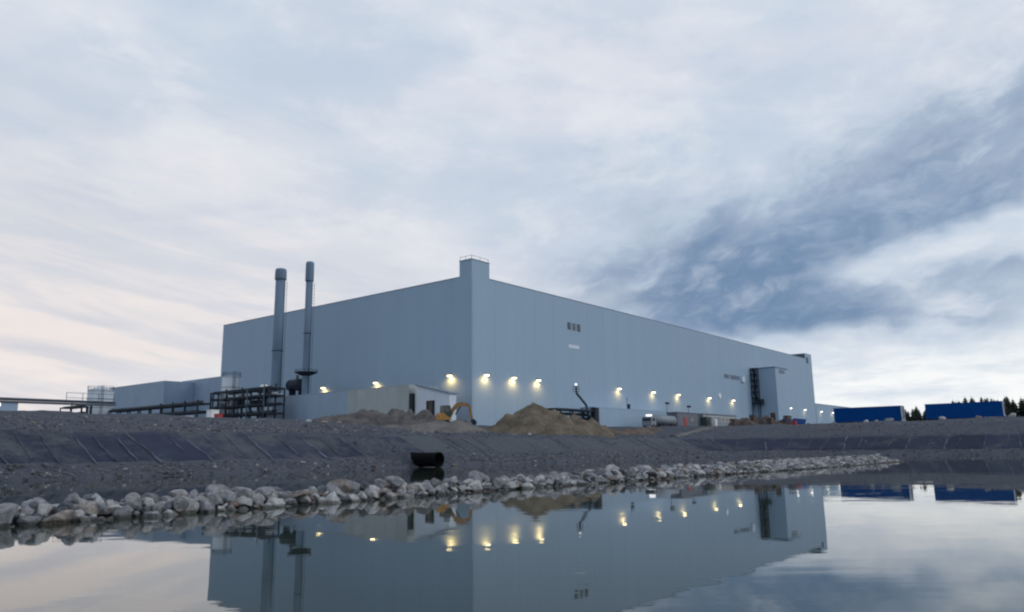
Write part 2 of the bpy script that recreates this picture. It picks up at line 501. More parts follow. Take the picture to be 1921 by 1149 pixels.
def struct(o):
    o['kind'] = 'structure'
    return o

# ------------------------------------------------------------------ ground (one sheet) and water
def axis(segs):
    out = []
    for a, b, st in segs:
        n = max(1, round((b - a) / st))
        out += [a + (b - a) * i / n for i in range(n)]
    return out + [segs[-1][1]]
ua = axis([(-4000, -800, 800), (-800, -200, 100), (-200, -108, 6), (-108, 45, .9), (45, 130, 2.5), (130, 300, 10), (300, 900, 100), (900, 5000, 800)])
wa = axis([(-4000, -700, 800), (-700, -120, 60), (-120, -42, 2.0), (-42, -6, .6), (-6, 20, 1.6), (20, 120, 5), (120, 300, 20), (300, 900, 120), (900, 5000, 800)])
def build_ground():
    vs = []; fs = []
    nw = len(wa)
    for u in ua:
        for w in wa:
            p = W(u, w, ground_z(u, w))
            vs.append(tuple(p))
    for i in range(len(ua) - 1):
        for j in range(nw - 1):
            a = i * nw + j
            fs.append((a, a + nw, a + nw + 1, a + 1))
    b = MB(); b.v = vs; b.f = fs
    struct(b.build('ground', 'ground', smooth=True))
build_ground()
def build_water():
    b = MB()
    p = [(U0 - 12, W0 - 8), (U1 + 8, W0 - 8), (U1 + 8, W1 + 8), (U0 - 12, W1 + 8)]
    b.poly([W(u, w, 0) for u, w in p], [(0, 1, 2, 3)])
    struct(b.build('pond_water', 'water'))
build_water()

# gravel track climbing the bank
def ribbon(name, pts, half, m, lift=.04, n=60):
    b = MB(); k = len(pts)
    vs = []
    for i in range(n + 1):
        t = i / n * (k - 1); j = min(int(t), k - 2); f = t - j
        u = pts[j][0] * (1 - f) + pts[j + 1][0] * f; w = pts[j][1] * (1 - f) + pts[j + 1][1] * f
        du, dw = pts[j + 1][0] - pts[j][0], pts[j + 1][1] - pts[j][1]
        L = math.hypot(du, dw); nu, nw_ = -dw / L, du / L
        h = half * (.8 + .3 * mnoise.noise(Vector((i * .35, 0, 2))))
        for s_ in (-1, -.33, .33, 1):
            uu, ww = u + nu * h * s_, w + nw_ * h * s_
            vs.append(W(uu, ww, ground_z(uu, ww) + lift + (.12 if abs(s_) < .5 else -.03)))
    fs = [(i * 4 + c, i * 4 + c + 1, i * 4 + c + 5, i * 4 + c + 4) for i in range(n) for c in range(3)]
    b.poly(vs, fs)
    return b.build(name, m, smooth=True)
struct(ribbon('access_track', [(16, -29.5), (30, -25.5), (46, -23.5), (70, -22)], 1.1, 'soil_tan'))

# ------------------------------------------------------------------ pond liner sheets on the bank
liner = bpy.data.objects.new('pond_liner', None); COL.objects.link(liner); liner['kind'] = 'structure'
SL = U1 - RC                   # shore parameter: s<0 along the left bank, arc, then the right bank
ARC = math.pi / 2 * RC
def shore(s):
    if s <= 0: return (SL + s, W1, 0.0, 1.0)
    if s <= ARC:
        a = math.pi / 2 - s / RC
        return (SL + RC * math.cos(a), W1 - RC + RC * math.sin(a), math.cos(a), math.sin(a))
    return (U1, W1 - RC - (s - ARC), 1.0, 0.0)
def liner_sheet(s0, s1, qa, qb, m, lift):
    b = MB(); ns, nq = 6, 8
    vs = []
    for i in range(ns + 1):
        s = s0 + (s1 - s0) * i / ns
        u, w, nu, nw_ = shore(s)
        qt = qb + .35 * mnoise.noise(Vector((s * .35, 3, 0)))
        for j in range(nq + 1):
            q = qa + (qt - qa) * j / nq
            uu, ww = u + nu * q, w + nw_ * q
            z = ground_z(uu, ww) + lift + .06 * mnoise.noise(Vector((s * .9, q * .5, 7)))
            if j in (0, nq): z -= .25
            vs.append(W(uu, ww, z))
    fs = [(i * (nq + 1) + j, (i + 1) * (nq + 1) + j, (i + 1) * (nq + 1) + j + 1, i * (nq + 1) + j + 1) for i in range(ns) for j in range(nq)]
    b.poly(vs, fs)
    return b.build('liner_sheet', m, liner, smooth=True)
def seam_ridge(s, qa, qb, parent, wd, skew):
    b = MB(); n = 14; vs = []
    for i in range(n + 1):
        q = qa + (qb - qa) * i / n
        ss_ = s + skew * (i / n) + .12 * mnoise.noise(Vector((s * 3, q * .8, 1)))
        h = wd * max(.06, .55 + 1.3 * mnoise.noise(Vector((s * 5, q * .9, 4))))
        u0_, w0_, nu, nw_ = shore(ss_)
        for k, dz in ((-1, -.03), (0, .05), (1, -.03)):
            u, w, nu, nw_ = shore(ss_ + k * h)
            uu, ww = u + nu * q, w + nw_ * q
            vs.append(W(uu, ww, ground_z(uu, ww) + .13 + dz))
    fs = [(i * 3 + c, i * 3 + c + 1, i * 3 + c + 4, i * 3 + c + 3) for i in range(n) for c in range(2)]
    b.poly(vs, fs)
    b.build('seam', 'seam_sand', parent, smooth=True)
def lay_liner():
    rnd = random.Random(3)
    s = -128.0; k = 0
    while s < 62:
        wd = rnd.uniform(3.6, 5.6)
        u = shore(s)[0]
        if s < -73: m, qa, qb = rnd.choice(['liner', 'liner', 'liner_clean']), 2.1, 7.9
        elif s < -60: m, qa, qb = 'liner', 2.3, 7.2
        elif s < -1: m, qa, qb = 'liner_dusty', rnd.uniform(2.4, 3.0), rnd.uniform(6.6, 7.6)
        else: m, qa, qb = 'liner_clean', 1.9, 7.5
        sh = liner_sheet(s, s + wd + .15, qa, qb, m, .05 + .03 * (k % 2))
        if not (-60 < s < -8) or rnd.random() < .3:
            seam_ridge(s + .1, qa + .1, qb + rnd.uniform(-.8, .4), sh, rnd.uniform(.05, .15), rnd.uniform(-.7, .7))
            for _ in range(rnd.choice((1, 2, 3))):
                a = rnd.uniform(.3, .75)
                seam_ridge(s + wd * a, qa + rnd.uniform(0, 2), qb - rnd.uniform(.2, 2.2), sh, rnd.uniform(.025, .07), rnd.uniform(-.6, .6))
        s += wd; k += 1
lay_liner()

# ------------------------------------------------------------------ rock meshes
def rock_mesh(name, m, seed, sub=2, flat=.62):
    import bmesh
    bm = bmesh.new()
    bmesh.ops.create_icosphere(bm, subdivisions=sub, radius=1.0)
    r = random.Random(seed)
    planes = []
    for _ in range(13):
        d = Vector((r.gauss(0, 1), r.gauss(0, 1), r.gauss(0, .8))).normalized()
        planes.append((d, r.uniform(.50, .82)))
    off = Vector((r.uniform(0, 50), r.uniform(0, 50), r.uniform(0, 50)))
    sx, sy, sz = r.uniform(.85, 1.2), r.uniform(.75, 1.0), flat * r.uniform(.8, 1.15)
    for v in bm.verts:
        p = v.co.copy()
        for d, h in planes:
            e = p.dot(d) - h
            if e > 0: p -= d * e * .97
        p *= 1 + .12 * mnoise.noise(p * 1.3 + off) + .025 * mnoise.noise(p * 4 + off)
        v.co = Vector((p.x * sx, p.y * sy, p.z * sz)) * 1.3
    me = bpy.data.meshes.new(name)
    bm.to_mesh(me); bm.free()
    me.materials.append(MATS[m])
    me.polygons.foreach_set('use_smooth', [False] * len(me.polygons))
    return me
TONES = [('rock_grey', 'grey'), ('rock_pale', 'pale'), ('rock_warm', 'beige'), ('rock_brown', 'brownish'), ('rock_dark', 'dark grey')]
ROCKS = {t[0]: [rock_mesh('boulder', t[0], 10 * i + k, 3) for k in range(5)] for i, t in enumerate(TONES)}

# rock ridge across the pond
WR = -69.95
def ridge_half(u): return .95 + 2.1 * sst(-84, -40, u)
def ridge_top(u): return .22 + .22 * sst(-80, -45, u)
def ridge_h(u, w):
    t = abs(w - WR) / ridge_half(u)
    end = sst(-20.5, -27, u)
    return (ridge_top(u) + .35) * (1 - t * t) * end - .35 if t < 1.6 else -1.2
def build_bed():
    b = MB(); us = axis([(-125, -20, .7)]); ts = [-1.5 + .2 * i for i in range(16)]
    vs = []
    for u in us:
        for t in ts:
            w = WR + t * ridge_half(u)
            vs.append(W(u, w, ridge_h(u, w) - .10 + .06 * fb(u, w, 1.4)))
    n = len(ts)
    b.poly(vs, [(i * n + j, (i + 1) * n + j, (i + 1) * n + j + 1, i * n + j + 1) for i in range(len(us) - 1) for j in range(n - 1)])
    o = b.build('rock_ridge_bed', 'rock_dark', smooth=True)
    struct(o)
build_bed()
def scatter_rocks():
    rnd = random.Random(21)
    pts = []
    cell = {}
    def free(u, w, r):
        for i in range(-1, 2):
            for j in range(-1, 2):
                for (a, b, c) in cell.get((int(u) + i, int(w) + j), ()):
                    if math.hypot(a - u, b - w) < (r + c) * .62: return False
        return True
    for lo, hi, tries in ((.22, .31, 450), (.14, .22, 6000), (.08, .14, 16000)):
        for _ in range(tries):
            u = -112 + 89 * rnd.random() ** .9
            h = ridge_half(u)
            w = WR + rnd.uniform(-1.12, 1.12) * h
            f = 1 - .22 * sst(-82, -40, u)
            r = rnd.uniform(lo, hi) * f
            if ridge_h(u, w) < -.30 or (lo > .25 and u > -60) or not free(u, w, r): continue
            pts.append((u, w, r)); cell.setdefault((int(u), int(w)), []).append((u, w, r))
    # a few upper rocks resting on the row
    top = []
    for u, w, r in pts:
        if r > .20 and abs(w - WR) < ridge_half(u) * .55 and rnd.random() < .45:
            top.append((u + rnd.uniform(-.2, .2), w + rnd.uniform(-.2, .2), r * rnd.uniform(.65, .95), True))
    allr = [(u, w, r, False) for u, w, r in pts] + top
    res = []
    for u, w, r, up in allr:
        p = W(u, w)
        if p.y < 6 or abs(p.x / p.y) > .72: vis = 0
        else: vis = r / p.y
        res.append((vis, u, w, r, up, p))
    res.sort(key=lambda t: -t[0])
    st = MB()
    for k, (vis, u, w, r, up, p) in enumerate(res):
        z = ridge_h(u, w) + r * (.22 if not up else .80)
        ti = rnd.choices(range(5), (36, 40, 8, 3, 13))[0]
        me = rnd.choice(ROCKS[TONES[ti][0]])
        rot = (rnd.uniform(-.5, .5), rnd.uniform(-.5, .5), rnd.uniform(0, 6.28))
        sc = (r, r, r * rnd.uniform(.85, 1.25))
        if k < 300 and vis > 0:
            o = inst('boulder', me, None, (p.x, p.y, z), rot, sc)
            px = p.x / p.y
            sec = 'left end' if px < -.30 else ('near the pipe' if px < 0 else ('middle' if px < .2 else 'far right'))
            size = 'large' if r > .23 else ('medium' if r > .16 else 'small')
            pos = 'on top' if up else ('at waterline' if w < WR - .45 * ridge_half(u) else 'in row')
            tag(o, '%s %s boulder %s, rock ridge %s' % (size, TONES[ti][1], pos, sec), 'boulder', 'boulders of the rock ridge across the pond')
            o['group'] = '%s %s boulders %s, rock ridge %s' % (size, TONES[ti][1], pos, sec)
        else:
            yield_rocks.append((ti, p, z, rot, sc))
yield_rocks = []
scatter_rocks()
def rest_rocks():
    low = {t[0]: [rock_mesh('stone', t[0], 900 + 10 * i + k, 1) for k in range(3)] for i, t in enumerate(TONES)}
    b = MB(); mi = []
    me = bpy.data.meshes.new('ridge_stones')
    for ti, p, z, rot, sc in yield_rocks:
        src = random.choice(low[TONES[ti][0]])
        M = Matrix.LocRotScale(Vector((p.x, p.y, z)), __import__('mathutils').Euler(rot), Vector(sc))
        n = len(b.v)
        b.v += [tuple(M @ v.co) for v in src.vertices]
        for pl in src.polygons:
            b.f.append(tuple(n + i for i in pl.vertices)); mi.append(ti)
    me.from_pydata(b.v, [], b.f)
    for t in TONES: me.materials.append(MATS[t[0]])
    me.polygons.foreach_set('material_index', mi)
    o = bpy.data.objects.new('ridge_stones', me); COL.objects.link(o)
    o['kind'] = 'stuff'
    tag(o, 'small grey stones filling the far part of the rock ridge', 'stones')
    # loose gravel stones on the banks
    b = MB(); mi = []; rnd = random.Random(5)
    for _ in range(7500):
        if rnd.random() < .78: s = -rnd.uniform(0, 118)
        else: s = rnd.uniform(0, 58)
        q = rnd.choice([rnd.uniform(.1, 2.6), rnd.uniform(7.0, 24), rnd.uniform(1, 16)])
        u, w, nu, nw_ = shore(s)
        uu, ww = u + nu * q, w + nw_ * q
        if 2.3 < q < 7.4 and (s < -60 or s > -2) and rnd.random() < .93: continue
        r = rnd.uniform(.05, .13) * (1.9 if rnd.random() < .05 else 1)
        ti = rnd.choices(range(5), (20, 3, 6, 3, 70))[0]
        src = rnd.choice(low[TONES[ti][0]])
        M = Matrix.LocRotScale(W(uu, ww, ground_z(uu, ww) + r * .25), __import__('mathutils').Euler((0, 0, rnd.uniform(0, 6))), Vector((r, r, r)))
        n = len(b.v)
        b.v += [tuple(M @ v.co) for v in src.vertices]
        for pl in src.polygons:
            b.f.append(tuple(n + i for i in pl.vertices)); mi.append(ti)
    me = bpy.data.meshes.new('bank_gravel')
    me.from_pydata(b.v, [], b.f)
    for t in TONES: me.materials.append(MATS[t[0]])
    me.polygons.foreach_set('material_index', mi)
    o = bpy.data.objects.new('bank_gravel', me); COL.objects.link(o)
    o['kind'] = 'stuff'
    tag(o, 'loose grey stones strewn over the pond banks', 'gravel')
rest_rocks()

# ------------------------------------------------------------------ spoil heaps
def heap(name, label, m, lumps, rough, seed, step=.45, sink=.5):
    x0 = min(l[0] - 2.3 * l[3] for l in lumps); x1 = max(l[0] + 2.3 * l[3] for l in lumps)
    y0 = min(l[1] - 2.3 * l[4] for l in lumps); y1 = max(l[1] + 2.3 * l[4] for l in lumps)
    nx, ny = int((x1 - x0) / step) + 1, int((y1 - y0) / step) + 1
    vs = []
    for i in range(nx + 1):
        for j in range(ny + 1):
            x = x0 + (x1 - x0) * i / nx; y = y0 + (y1 - y0) * j / ny
            wx = x + .6 * mnoise.noise(Vector((x * .5, y * .5, seed))); wy = y + .6 * mnoise.noise(Vector((x * .5, y * .5, seed + 9)))
            h = 0
            for lx, ly, lh, rx, ry in lumps:
                d = math.hypot((wx - lx) / rx, (wy - ly) / ry)
                h = max(h, lh * max(0, 1 - d / 1.75) ** 1.15)       # cone like tipped soil
            n = fb(x, y, .55, seed) * .55 + fb(x, y, 1.7, seed + 3) * .25
            z = ground_z(*UW(x, y)) + h + rough * n * min(1, h * .9) - sink * (1 - min(1, h * 3))
            vs.append((x, y, z))
    n = ny + 1
    b = MB(); b.poly(vs, [(i * n + j, (i + 1) * n + j, (i + 1) * n + j + 1, i * n + j + 1) for i in range(nx) for j in range(ny)])
    o = tag(b.build(name, m, smooth=True), label, 'dirt mound')
    # clods lying on the heap: real lumps, joined into one part
    r = random.Random(int(seed * 7)); c = MB()
    for _ in range(int(len(vs) * .22)):
        x, y, z = r.choice(vs)
        if z < ground_z(*UW(x, y)) + .12: continue
        q = r.uniform(.05, .16) * (1.8 if r.random() < .07 else 1)
        x += r.uniform(-.2, .2); y += r.uniform(-.2, .2)
        p = [(x + q * math.cos(t) * r.uniform(.7, 1.2), y + q * math.sin(t) * r.uniform(.7, 1.2), z - .04 + q * r.uniform(0, .3)) for t in (0, 1.26, 2.51, 3.77, 5.03)]
        c.poly(p + [(x + r.uniform(-.3, .3) * q, y + r.uniform(-.3, .3) * q, z + q * r.uniform(.5, 1.0))], [(0, 1, 5), (1, 2, 5), (2, 3, 5), (3, 4, 5), (4, 0, 5)])
    if c.v: c.build('clods', m, o)['kind'] = 'stuff'
    return o
def gz(X, Y): return ground_z(*UW(X, Y))
def lump(X, Y, ztop, rx, ry): return (X, Y, max(.3, ztop - gz(X, Y)), rx, ry)
heap('dirt_mound', 'long lumpy grey soil heap in front of the beige panel annex', 'soil_grey',
     [lump(-28.0, 111, 6.0, 3.4, 3), lump(-25.0, 112, 6.8, 3.2, 3), lump(-23.2, 110, 6.9, 1.6, 3), lump(-20.9, 112, 7.6, 3.0, 3), lump(-18.9, 110, 6.9, 1.5, 2.4), lump(-16.4, 111, 7.4, 2.4, 3), lump(-15.0, 109.5, 7.4, 1.4, 2.4), lump(-12.4, 109, 7.2, 2.2, 3), lump(-10.5, 107, 6.2, 2.4, 3)], 1.25, 1.0, .35)
heap('dirt_mound', 'pale smooth gravel heap under the yellow excavator', 'soil_tan',
     [lump(-9.5, 101, 5.5, 3.2, 3.2), lump(-7.2, 101, 5.6, 3.0, 3.0), lump(-12.5, 99, 4.8, 4.0, 3.0), lump(-5.0, 100, 4.6, 2.2, 2.6)], .25, 2.0)
heap('dirt_mound', 'tall brown earth heap right of the building corner', 'soil_brown',
     [lump(2.9, 109, 8.25, 4.3, 3.6), lump(6.0, 109.5, 7.35, 3.0, 3.2), lump(8.8, 110.5, 6.7, 2.6, 3), lump(-.6, 108.5, 6.4, 2.6, 2.8), lump(11.2, 111.5, 5.9, 2.4, 2.6)], .6, 3.0)
def wl(u, w, dz, r): 
    p = W(u, w); return (p.x, p.y, dz, r, r)
heap('dirt_mound', 'low reddish brown soil ridge trailing right of the tall heap', 'soil_red',
     [wl(-3, -21.5, 1.5, 2.6), wl(2, -21.5, 1.35, 2.6), wl(7, -21, 1.2, 2.6), wl(12, -20.5, 1.1, 2.6), wl(17, -20, .95, 2.5), wl(23, -19, .8, 2.5), wl(29, -18, .7, 2.5)], .5, 4.0)
heap('gravel_apron', 'pale gravel apron around the root of the outfall pipe', 'ground',
     [wl(-49.4, -36.7, 1.25, .75), wl(-49.3, -35.6, 1.25, .95), wl(-50.4, -34.8, .9, 1.2), wl(-51.5, -32.8, .5, 1.8), wl(-49.8, -32.0, .5, 1.6)], .5, 6.0, .25, .25)['category'] = 'gravel heap'

# ------------------------------------------------------------------ main factory building
ZB, ZR = 5.6, 32.0
fac = thing('factory_building', 'huge windowless blue-grey metal clad factory hall with corner roof block', 'building', W(0, 0, ZB))
H = ZR - ZB
MB().box(.25, 182.7, .25, 80.6, 0, H - .35).build('wall_core', 'core', fac)
MB().box(.4, 182.5, .4, 80.5, H - .34, H - .12).build('roof', 'roofing', fac)
def panel_row(parent, n, length, h, z0, along, face, m, th=.2, gap=.02, name='wall_panel', off=0.0):
    wd = length / n
    if along == 'u': me = MB().box(gap / 2, wd - gap / 2, 0, th, 0, h).mesh(name, m)
    else: me = MB().box(0, th, gap / 2, wd - gap / 2, 0, h).mesh(name, m)
    for i in range(n):
        loc = (off + i * wd, face, z0) if along == 'u' else (face, off + i * wd, z0)
        inst(name, me, parent, loc)
panel_row(fac, 30, 182.78, H, 0, 'u', 0.0, 'cladding', off=.22)
panel_row(fac, 13, 80.9, H, 0, 'w', 0.0, 'cladding')
panel_row(fac, 13, 80.9, H, 0, 'w', 182.8, 'cladding')
panel_row(fac, 30, 182.4, H, 0, 'u', 80.7, 'cladding', off=.3)
# edge flashings
MB().box(-.04, .26, 2.98, 80.95, H + .003, H + .16).build('roof_trim', 'trim', fac)
MB().box(4.9, 175.9, -.04, .26, H + .003, H + .16).build('roof_trim', 'trim', fac)
MB().box(-.05, .10, -.05, .10, 0, H + 2.9).build('corner_trim', 'cladding', fac)
# corner block
blk = MB().box(.0, 4.85, .0, 2.93, H + .004, H + 2.95).build('corner_block', 'cladding', fac)
MB().box(-.06, 4.91, -.06, 2.99, H + 2.951, H + 3.1).build('block_trim', 'trim', blk)
for pu in (.1, 2.4, 4.7):
    MB().cyl((pu, .12, H + 3.1), (pu, .12, H + 3.75), .04, n=6).build('railing_post', 'steel_mid', blk)
for pw in (1.5, 2.85):
    MB().cyl((.1, pw, H + 3.1), (.1, pw, H + 3.75), .04, n=6).build('railing_post', 'steel_mid', blk)
MB().bar((.1, .12, H + 3.72), (4.7, .12, H + 3.72), .05, .05).bar((.1, .12, H + 3.72), (.1, 2.85, H + 3.72), .05, .05).build('railing', 'steel_mid', blk)
# far roof block with dark louvred flank
fb_ = MB().box(176.5, 182.98, 0, 6.5, H + .004, H + 2.0).build('roof_block', 'cladding', fac)
MB().box(176.35, 176.49, .3, 6.3, H + .1, H + 1.75).build('louvre', 'louvre', fb_)
MB().box(177.2, 179.2, -.06, -.003, H - 1.5, H + .6).build('louvre', 'louvre', fb_)
# three tall vents high on the long wall
for i, vu in enumerate((29.4, 31.2, 32.9)):
    v = MB().box(vu, vu + 1.05, -.10, -.004, 20.15 - .05 * i, 21.55).build('vent', 'louvre' if i != 1 else 'louvre_soft', fac)
    for k in range(5):
        MB().box(vu + .06, vu + .99, -.15, -.103, 20.3 + .25 * k, 20.42 + .25 * k).build('slat', 'louvre_soft', v)
v = MB().box(29.6, 33.4, -.04, -.004, 16.3, 17.0).build('pale_patch', 'cladding_pale', fac)
# lower wall openings in front of the stair block
for vu, vw in ((105.8, 3.2), (110.0, 4.4), (115.0, 1.3)):
    v = MB().box(vu, vu + vw, -.09, -.004, 15.1, 16.2).build('vent', 'louvre_faint', fac)
    for k in range(4): MB().box(vu + .1, vu + vw - .1, -.15, -.093, 15.15 + .26 * k, 15.25 + .26 * k).build('slat', 'louvre_soft', v)
MB().box(117.4, 119.4, -.5, -.004, 14.6, 16.2).build('vent_box', 'cladding_pale', fac)
MB().lathe([(.02, 0), (.75, .0), (.75, .12), (.02, .2)], 16).build('round_vent', 'white_paint', fac, loc=(101.9, -.02, 9.8)).rotation_euler = (math.radians(90), 0, 0)
# projecting stair block
sb = MB().box(126.3, 136.4, -7.1, -.003, 0, 19.0).build('stair_block', 'cladding', fac)
MB().box(126.15, 136.55, -7.25, -.004, 19.002, 19.25).build('block_trim', 'trim', sb)
MB().box(129.5, 133.8, -7.18, -7.103, 17.6, 18.6).build('louvre', 'louvre_soft', sb)
for k in range(7):
    z = 8.5 + 1.75 * k
    st = MB().box(124.5, 126.25, -1.9, -.05, z, z + .12).build('stair_landing', 'steel_dark', sb)
    MB().bar((124.55, -1.9, z + 1.0), (126.2, -1.9, z + 1.0), .06, .06).bar((124.55, -1.9, z + .5), (126.2, -1.9, z + .5), .05, .05).build('railing', 'steel_dark', st)
    if k < 6:
        MB().bar((124.7 + 1.2 * (k % 2), -1.0, z + .05), (125.9 - 1.2 * (k % 2), -1.0, z + 1.7), .5, .12).build('stair_flight', 'steel_dark', sb)
for pu, pw in ((124.55, -1.9), (126.1, -1.9), (124.55, -.2)):
    MB().bar((pu, pw, 0), (pu, pw, 19.0), .16, .16).build('stair_post', 'steel_dark', sb)
MB().cyl((125.3, -2.6, 8.2), (125.3, -2.6, 9.8), .8, n=12).build('fan_housing', 'steel_dark', sb)

# far low annex continuing the long wall
an = thing('annex_building', 'low pale annex continuing the long wall beyond the far corner', 'building', W(183.4, 0, ZB))
MB().box(.2, 45, .25, 30, 0, 10.6).build('wall_core', 'core', an)
panel_row(an, 8, 45, 10.7, 0, 'u', 0.0, 'cladding', name='wall_panel')
MB().box(-.02, 45.1, -.05, 30, 10.71, 10.95).build('roof', 'trim', an)

# low lean-to on the long wall
ln = thing('lean_to', 'low blue-grey lean-to along the foot of the long wall', 'building', W(33.6, -3.2, ZB))
MB().box(.2, 35.0, .2, 3.1, 0, 4.1).build('wall_core', 'core', ln)
panel_row(ln, 7, 35.2, 4.15, 0, 'u', 0.0, 'cladding', name='wall_panel')
panel_row(ln, 1, 3.0, 4.15, 0, 'w', -.2, 'cladding', name='wall_panel')
MB().box(-.22, 35.25, -.04, 3.15, 4.152, 4.3).build('roof', 'cladding', ln)
rv = MB().cyl((15.6, 1.2, 4.3), (15.6, 1.2, 5.2), .35, n=10).cyl((15.6, 1.2, 5.2), (15.6, 1.2, 5.5), .6, .15, 10).build('roof_vent', 'steel_dark', ln)
MB().cyl((15.0, 1.2, 4.3), (15.0, 1.2, 6.9), .06, n=6).build('mast', 'steel_mid', ln)

# ------------------------------------------------------------------ lit wall lamps
def wall_lamp(label, u, w, z, side, power, m='lamp_warm', group='lit wall lamps on the factory', sc=1.0):
    # local x runs along the wall, -y points out of the wall
    rz = AL if side == 'u' else AL - math.pi / 2
    t = thing('wall_lamp', label, 'lamp', W(u, w, z), rz, group)
    a = sc
    MB().box(-.12 * a, .12 * a, -.22 * a, 0, .08 * a, .3 * a).build('bracket', 'steel_mid', t)
    h = MB().prism([(-.42 * a, 0), (.42 * a, 0), (.36 * a, .2 * a), (-.36 * a, .2 * a)], -.75 * a, -.2 * a).build('housing', 'grey_paint', t)
    MB().prism([(-.40 * a, -.004), (.40 * a, -.004), (.30 * a, -.20 * a), (-.30 * a, -.20 * a)], -.74 * a, -.24 * a).build('lens', m, t, True)
    ld = bpy.data.lights.new('lamp_light', 'SPOT')
    ld.energy = power; ld.color = (1.0, .56, .17); ld.spot_size = math.radians(165); ld.spot_blend = .8; ld.shadow_soft_size = .3
    lo = bpy.data.objects.new('lamp_light', ld); COL.objects.link(lo)
    lo.parent = t; lo.location = (0, -.80, -.35)
    lo.rotation_euler = (math.radians(25), 0, 0)
    return t
for w_, lb in ((40.65, 'lit lamp on the left wall just right of the thin chimney'), (24.47, 'lit lamp on the left wall above the beige annex'), (4.88, 'lit lamp on the left wall beside the building corner')):
    wall_lamp(lb, -.004, w_, 14.53, 'w', 430)
ORD = ['first', 'second', 'third', 'fourth', 'fifth', 'sixth', 'seventh', 'eighth']
for i, u_ in enumerate((3.37, 11.09, 18.51, 48.14, 63.68, 76.39, 94.40, 110.06)):
    wall_lamp('%s lit lamp right of the corner on the long wall' % ORD[i], u_, -.004, 14.52, 'u', (430, 470, 400)[i] if i < 3 else (300, 250, 280, 230, 210)[i - 3])
wall_lamp('pale lit lamp right of the projecting stair block', 156.3, -.004, 13.94, 'u', 90, 'lamp_white')
wall_lamp('second pale lit lamp right of the stair block, near the far corner', 170.4, -.004, 13.87, 'u', 120, 'lamp_white')
wall_lamp('lit lamp on the far low annex, nearer the hall', 188.0, -.004, 13.8, 'u', 90, 'lamp_white')
wall_lamp('lit lamp on the far low annex, beside the blue trailer', 201.5, -.004, 13.8, 'u', 90, 'lamp_white')

# ------------------------------------------------------------------ chimneys
def chimney(label, u, w, ztop, r, cap, plat=None, bands=()):
    zb = ground_z(u, w) - .2
    t = thing('chimney', label, 'chimney', W(u, w, zb))
    h = ztop - zb
    MB().lathe([(r * 1.25, 0), (r * 1.25, 1.0), (r * 1.02, 1.2), (r, h * .5), (r * .97, h - cap[1])], 24).build('shaft', 'stack', t, True)
    c = MB().lathe([(cap[0], h - cap[1]), (cap[0] * 1.03, h - cap[1] + .15), (cap[0], h - .5), (cap[0] * .92, h - .1), (cap[0] * .7, h)], 24).build('cap', 'stack', t, True)
    for zz in bands:
        MB().lathe([(r * 1.0, zz - zb - .12), (r * 1.12, zz - zb - .1), (r * 1.12, zz - zb + .1), (r * 1.0, zz - zb + .12)], 24).build('flange', 'stack_dark', t, True)
    # ladder on the right flank
    lad = MB()
    lx, ly = r * .55, -r * 1.0
    for s_ in (-.22, .22):
        lad.bar((lx + s_, ly - .18, 2), (lx + s_, ly - .18, h - cap[1] - .3), .05, .05)
    lad.build('ladder_rail', 'stack_dark', t)
    rg = MB()
    k = 2.4
    while k < h - cap[1] - .5:
        rg.bar((lx - .22, ly - .18, k), (lx + .22, ly - .18, k), .04, .04); k += .6
    rg.build('ladder_rungs', 'stack_dark', t)['kind'] = 'stuff'
    if plat:
        z, pr = plat[0] - zb, plat[1]
        p = MB().lathe([(r, z - .7), (pr * .92, z - .2), (pr, z - .1), (pr, z), (r, z + .02)], 24).build('platform', 'steel_dark', t)
        rl = MB()
        for i in range(16):
            a = i * math.pi / 8; b = a + math.pi / 8
            rl.bar((pr * math.cos(a), pr * math.sin(a), z), (pr * math.cos(a), pr * math.sin(a), z + .45), .05, .05)
            rl.bar((pr * math.cos(a), pr * math.sin(a), z + .42), (pr * math.cos(b), pr * math.sin(b), z + .42), .05, .05)
        rl.build('railing', 'steel_dark', p)
    return t
chimney('thick grey chimney left of the thin one, wide dark cap', -10, 43.1, 38.3, 1.0, (1.14, 2.3), None, (21.5,))
chimney('thinner taller grey chimney with round dark platform near its foot', -10, 33.45, 38.15, .68, (.80, 3.9), (16.5, 2.1), (24.0,))

# ------------------------------------------------------------------ annexes in front of the left wall
def panel_building(name, label, u, w0, w1, ztop, depth, m, npan, z0=5.3, roof='roofing', dep=None):
    t = thing(name, label, 'building', W(u, w0, z0))
    h = ztop - z0
    L = w1 - w0
    MB().box(.2, depth, .2, L - .05, 0, h - .05).build('wall_core', 'core', t)
    panel_row(t, npan, L, h, 0, 'w', 0.0, m)
    n2 = max(1, int(depth / 4))
    panel_row(t, n2, depth - .22, h, 0, 'u', -.0, m, off=.21)
    MB().box(-.03, depth, -.03, L + .03, h + .003, h + .10).build('roof', m, t)
    return t
a1 = panel_building('process_annex', 'long low blue-grey panel annex at the foot of the chimneys', -14, 15.7, 38.4, 11.75, 6, 'cladding_low', 8)
a2 = panel_building('process_annex', 'low beige panel annex behind the lumpy grey soil heap', -14.3, .55, 15.6, 11.75, 6.5, 'cladding_beige', 6)
